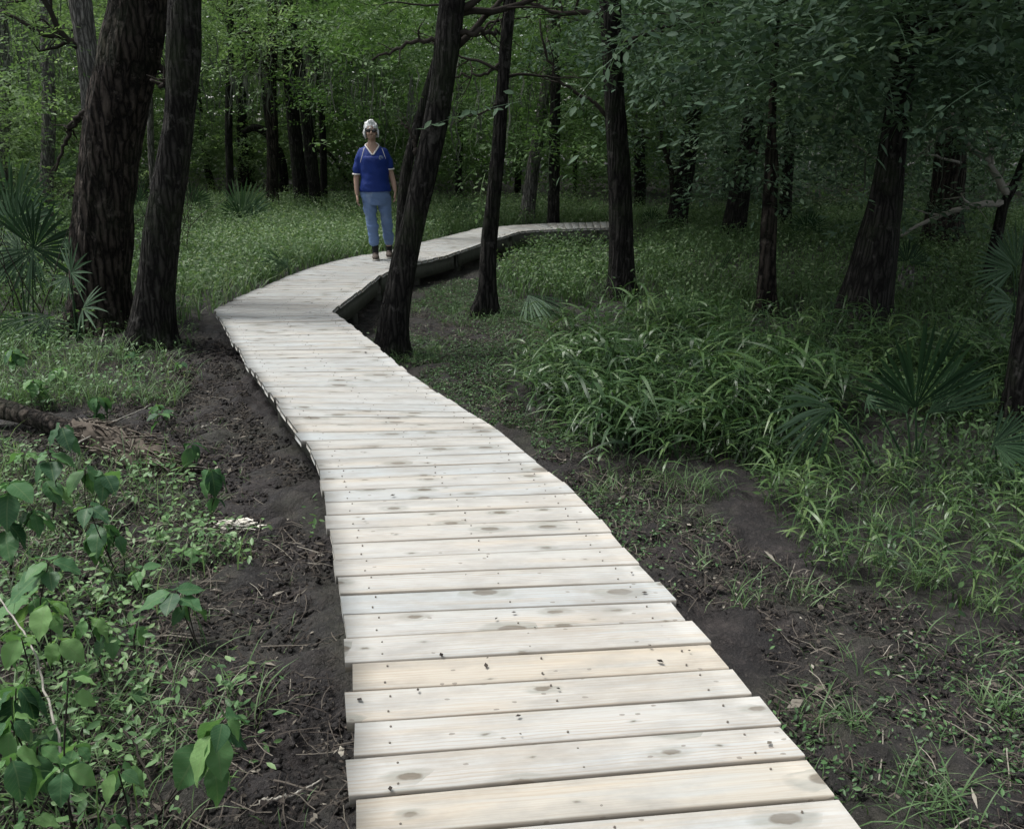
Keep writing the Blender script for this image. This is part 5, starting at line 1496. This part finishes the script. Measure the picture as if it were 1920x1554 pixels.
    # jersey: torso and raglan sleeves, V neck cut out
    J = [loft([(-.008, 0, .868, .197, .142), (-.006, 0, .90, .196, .142), (-.004, 0, 1.02, .184, .135), (0, -.002, 1.15, .182, .138), (-.004, -.004, 1.25, .186, .136), (-.01, .006, 1.33, .182, .115), (-.014, .012, 1.385, .158, .092), (-.018, .016, 1.43, .095, .074), (-.02, .018, 1.462, .070, .064)], 30)]
    J += chain([(-.145, .012, 1.352, .058), (-.192, .013, 1.26, .056), (-.216, .014, 1.185, .057), (-.226, .014, 1.125, .057)], 16)
    J += chain([(.125, .012, 1.352, .058), (.165, .016, 1.27, .056), (.184, .018, 1.215, .057), (.190, .019, 1.185, .057)], 16)
    def vcut(c):
        if c.z > 1.425 and math.hypot(c.x + .02, (c.y - .018)) < .078 and c.z > 1.44: return True
        if c.y < 0.0 and c.z > 1.325:
            half = (c.z - 1.325) * .72
            return abs(c.x + .015) < half and abs(c.x + .015) < .085
        if c.z < .872: return True
        return False
    jer = remeshed('jersey', J, jersey, root, .009, 7, vcut)
    cc = np.array([v.co for v in jer.data.vertices]); KJ = .010 * fbm(cc[:, 0] * 9 + cc[:, 2] * 6, cc[:, 2] * 9 + cc[:, 1] * 5, cc[:, 1] * 6, seed=13, oct=2)
    for v in jer.data.vertices:                # soft folds in the cloth
        c = v.co
        if c.z < 1.3: v.co += v.normal * float(KJ[v.index])
    # surfaces for the white trim: follow the jersey's front
    from mathutils.bvhtree import BVHTree
    bv = BVHTree.FromPolygons([v.co for v in jer.data.vertices], [p.vertices[:] for p in jer.data.polygons])
    def on_j(x, z, y=-1.0, dy=1):
        h = bv.ray_cast(Vector((x, y, z)), Vector((0, dy, 0)))
        return None if h[0] is None else np.array(h[0])
    def ribbon(name, pts, r, parent):
        P = [p for p in pts if p is not None]
        V, q, t, _ = tube(resample(P, 20), np.full(20, r), 8); g = Geo(); g.add(V, q, t)
        o = g.build(name, trim, None, True); o.parent = parent; return o
    vn = []
    for s in (-1, 1):
        P = []
        for f in np.linspace(0, 1, 9):
            z = 1.318 + f * .118; x = -.015 + s * ((z - 1.325) * .72 + .009)
            p = on_j(x, z)
            if p is not None and p[1] < .06: P.append(p + np.array([0, -.003, 0]))
        P.append(np.array([-.018 + s * .080, .02, 1.446])); P.append(np.array([-.018 + s * .05, .07, 1.462]))
        vn.append(P)
    ribbon('neck_trim', vn[0][::-1] + vn[1][1:], .0085, jer)
    ribbon('piping', [on_j(-.115 - .012 * k, 1.405 - k * .035) for k in range(6)], .004, jer)
    ribbon('piping', [on_j(.105 + .010 * k, 1.395 - k * .03) for k in range(5)], .004, jer)
    for (cx, cz, ry) in ((-.228, 1.088, 0), (.192, 1.148, 0)):
        a = np.linspace(0, 2 * PI, 21)
        P = np.stack([cx + np.cos(a) * .053, .016 + np.sin(a) * .053, np.full(21, cz) + .004 * np.sin(a)], 1)
        V, q, t, _ = tube(P, np.full(21, .0085), 8); g = Geo(); g.add(V, q, t); o = g.build('cuff_trim', trim, None, True); o.parent = jer
    # pale emblem on the chest: a scribble of thin raised lines
    g = Geo()
    rng = np.random.default_rng(4)
    for k in range(9):
        a0 = rng.uniform(0, 6.28); pts = []
        for m in range(6):
            x = .085 + .026 * math.cos(a0 + m * .55) * (1 - .09 * k) + rng.normal(0, .002); z = 1.285 + .030 * math.sin(a0 + m * .55) * (1 - .09 * k)
            p = on_j(x, z)
            if p is not None: pts.append(p + np.array([0, -.002, 0]))
        if len(pts) > 3:
            V, q, t, _ = tube(resample(pts, 12), np.full(12, .0022), 5); g.add(V, q, t)
    o = g.build('chest_emblem', plain('emblem_print', (.20, .25, .34), .7, .2, .2), None, True); o.parent = jer
    # jeans
    T = [loft([(-.004, .004, .70, .165, .115), (-.006, .004, .78, .186, .128), (-.006, .004, .86, .188, .130), (-.006, .002, .92, .178, .126)], 28)]
    T += chain([(-.092, 0, .80, .098), (-.088, -.002, .66, .086), (-.072, -.006, .50, .073), (-.062, -.002, .36, .071), (-.053, .006, .225, .068)], 18)
    T += chain([(.088, .008, .80, .098), (.108, .03, .66, .085), (.120, .07, .50, .072), (.128, .12, .36, .069), (.136, .175, .225, .066)], 18)
    T += [ball((-.062, -.004, .44), (.078, .078, .05)), ball((.125, .09, .44), (.076, .076, .05)), ball((-.056, .002, .275), (.074, .072, .035)), ball((.132, .155, .285), (.071, .07, .035))]
    je = remeshed('jeans', T, jeans, root, .009, 4)
    cc = np.array([v.co for v in je.data.vertices]); KJ = .012 * fbm(cc[:, 0] * 8 + cc[:, 2] * 7, cc[:, 2] * 14, cc[:, 1] * 8, seed=17, oct=2)
    for v in je.data.vertices:
        c = v.co
        v.co += v.normal * float(KJ[v.index])
    for s, A in legs.items():
        f = np.array(A[-1][:3])
        V = chain([(f[0], f[1], .28, .050), (f[0], f[1], .15, .044), (f[0], f[1], .085, .043)], 14)
        remeshed('sock', V, black, root, .008, 2)
        Sh = [ball((f[0], f[1] - .055, .042), (.047, .115, .034)), ball((f[0], f[1] - .005, .062), (.043, .06, .045)), ball((f[0], f[1] - .11, .042), (.046, .055, .032))]
        so = remeshed('shoe', Sh, shoe, root, .007, 3, lambda c: c.z < .012)
        V, q, t = loft([(f[0], f[1] - .055, .0, .049, .122), (f[0], f[1] - .055, .010, .051, .124), (f[0], f[1] - .055, .022, .049, .121)])
        g = Geo(); g.add(V, q, t); o = g.build('sole', sole, None, True); o.parent = so
    # hair: a short white bob with a fringe, cut away over the face
    H = [ball((hx, .010, 1.640), (.090, .104, .100)), ball((hx, .03, 1.59), (.094, .088, .08)), ball((hx - .080, .0, 1.575), (.022, .046, .062)), ball((hx + .080, .0, 1.575), (.022, .046, .055)), ball((hx, -.02, 1.705), (.055, .06, .036))]
    def face(c):
        return c.y < -.028 and c.z < 1.648 + .10 * max(0, abs(c.x - hx) - .055) - .012 and abs(c.x - hx) < .072 + .10 * max(0, 1.60 - c.z)
    hr = remeshed('hair', H, hair, root, .0075, 3, face)
    dt = hr.data
    cc = np.array([v.co for v in dt.vertices]); KH = .012 * fbm(cc[:, 0] * 34, cc[:, 1] * 34, cc[:, 2] * 16, seed=19, oct=2)
    for v in dt.vertices:                      # strands
        k = .0025 * math.sin(v.co.x * 190 + v.co.z * 25) + .002 * math.sin(v.co.x * 420 + v.co.y * 260) - (.010 * max(0, (1.56 - v.co.z) / .05) if v.co.z < 1.56 else 0)
        v.co += v.normal * (k + float(KH[v.index]))
    # glasses
    g = Geo()
    for s in (-1, 1):
        V, q, t = ball((hx + s * .034, -.094, 1.612), (.030, .008, .021)); g.add(V, q, t)
        V, q, t, _ = tube([(hx + s * .062, -.088, 1.617), (hx + s * .076, -.04, 1.615), (hx + s * .078, .0, 1.605)], [.004] * 3, 6); g.add(V, q, t)
    V, q, t, _ = tube([(hx - .012, -.098, 1.618), (hx, -.102, 1.620), (hx + .012, -.098, 1.618)], [.004] * 3, 6); g.add(V, q, t)
    o = g.build('glasses', glass, None, True); o.parent = root
person()

# ------------------------------------------------------------------ light, air, camera
w = bpy.data.worlds.new('World'); SC.world = w; w.use_nodes = True
nt = w.node_tree; nt.nodes.clear(); N = NT(nt)
SUN_EL, SUN_AZ = rad(64), rad(-75)      # azimuth measured from +Y towards +X
sky = N.n('ShaderNodeTexSky', sky_type='NISHITA'); sky.sun_disc = False
sky.sun_elevation = SUN_EL; sky.sun_rotation = SUN_AZ; sky.air_density = 1.0; sky.dust_density = 3.0; sky.ozone_density = 1.0
hs = N.n('ShaderNodeHueSaturation'); hs.inputs['Saturation'].default_value = .32
N.l(sky.outputs[0], hs.inputs['Color'])
bg = N.n('ShaderNodeBackground'); bg.inputs['Strength'].default_value = .12
N.l(hs.outputs[0], bg.inputs['Color'])
wo = N.n('ShaderNodeOutputWorld'); N.l(bg.outputs[0], wo.inputs['Surface'])
ld = bpy.data.lights.new('sun', 'SUN'); ld.energy = 2.2; ld.angle = rad(14); ld.color = (1, .985, .95)
lo = bpy.data.objects.new('sun', ld); COL.objects.link(lo)
sd = Vector((math.sin(SUN_AZ) * math.cos(SUN_EL), math.cos(SUN_AZ) * math.cos(SUN_EL), math.sin(SUN_EL)))
lo.rotation_euler = sd.to_track_quat('Z', 'Y').to_euler(); lo.location = (0, 0, 30)

cd = bpy.data.cameras.new('camera'); cam = bpy.data.objects.new('camera', cd); COL.objects.link(cam)
cam.location = (0, 0, CAMZ); cam.rotation_euler = (PI / 2 - PITCH, 0, 0)
cd.sensor_fit = 'HORIZONTAL'; cd.sensor_width = 36; cd.lens = 36 * F / 1920; cd.clip_end = 1000; cd.clip_start = .05
SC.camera = cam
SC.view_settings.view_transform = 'Standard'; SC.view_settings.look = 'None'; SC.view_settings.gamma = 1
SC.view_settings.exposure = 1.22
cy = SC.cycles
cy.max_bounces = 7; cy.diffuse_bounces = 4; cy.glossy_bounces = 2; cy.transmission_bounces = 4; cy.transparent_max_bounces = 4
cy.use_denoising = True
cy.caustics_reflective = False; cy.caustics_refractive = False
SC.render.use_persistent_data = False
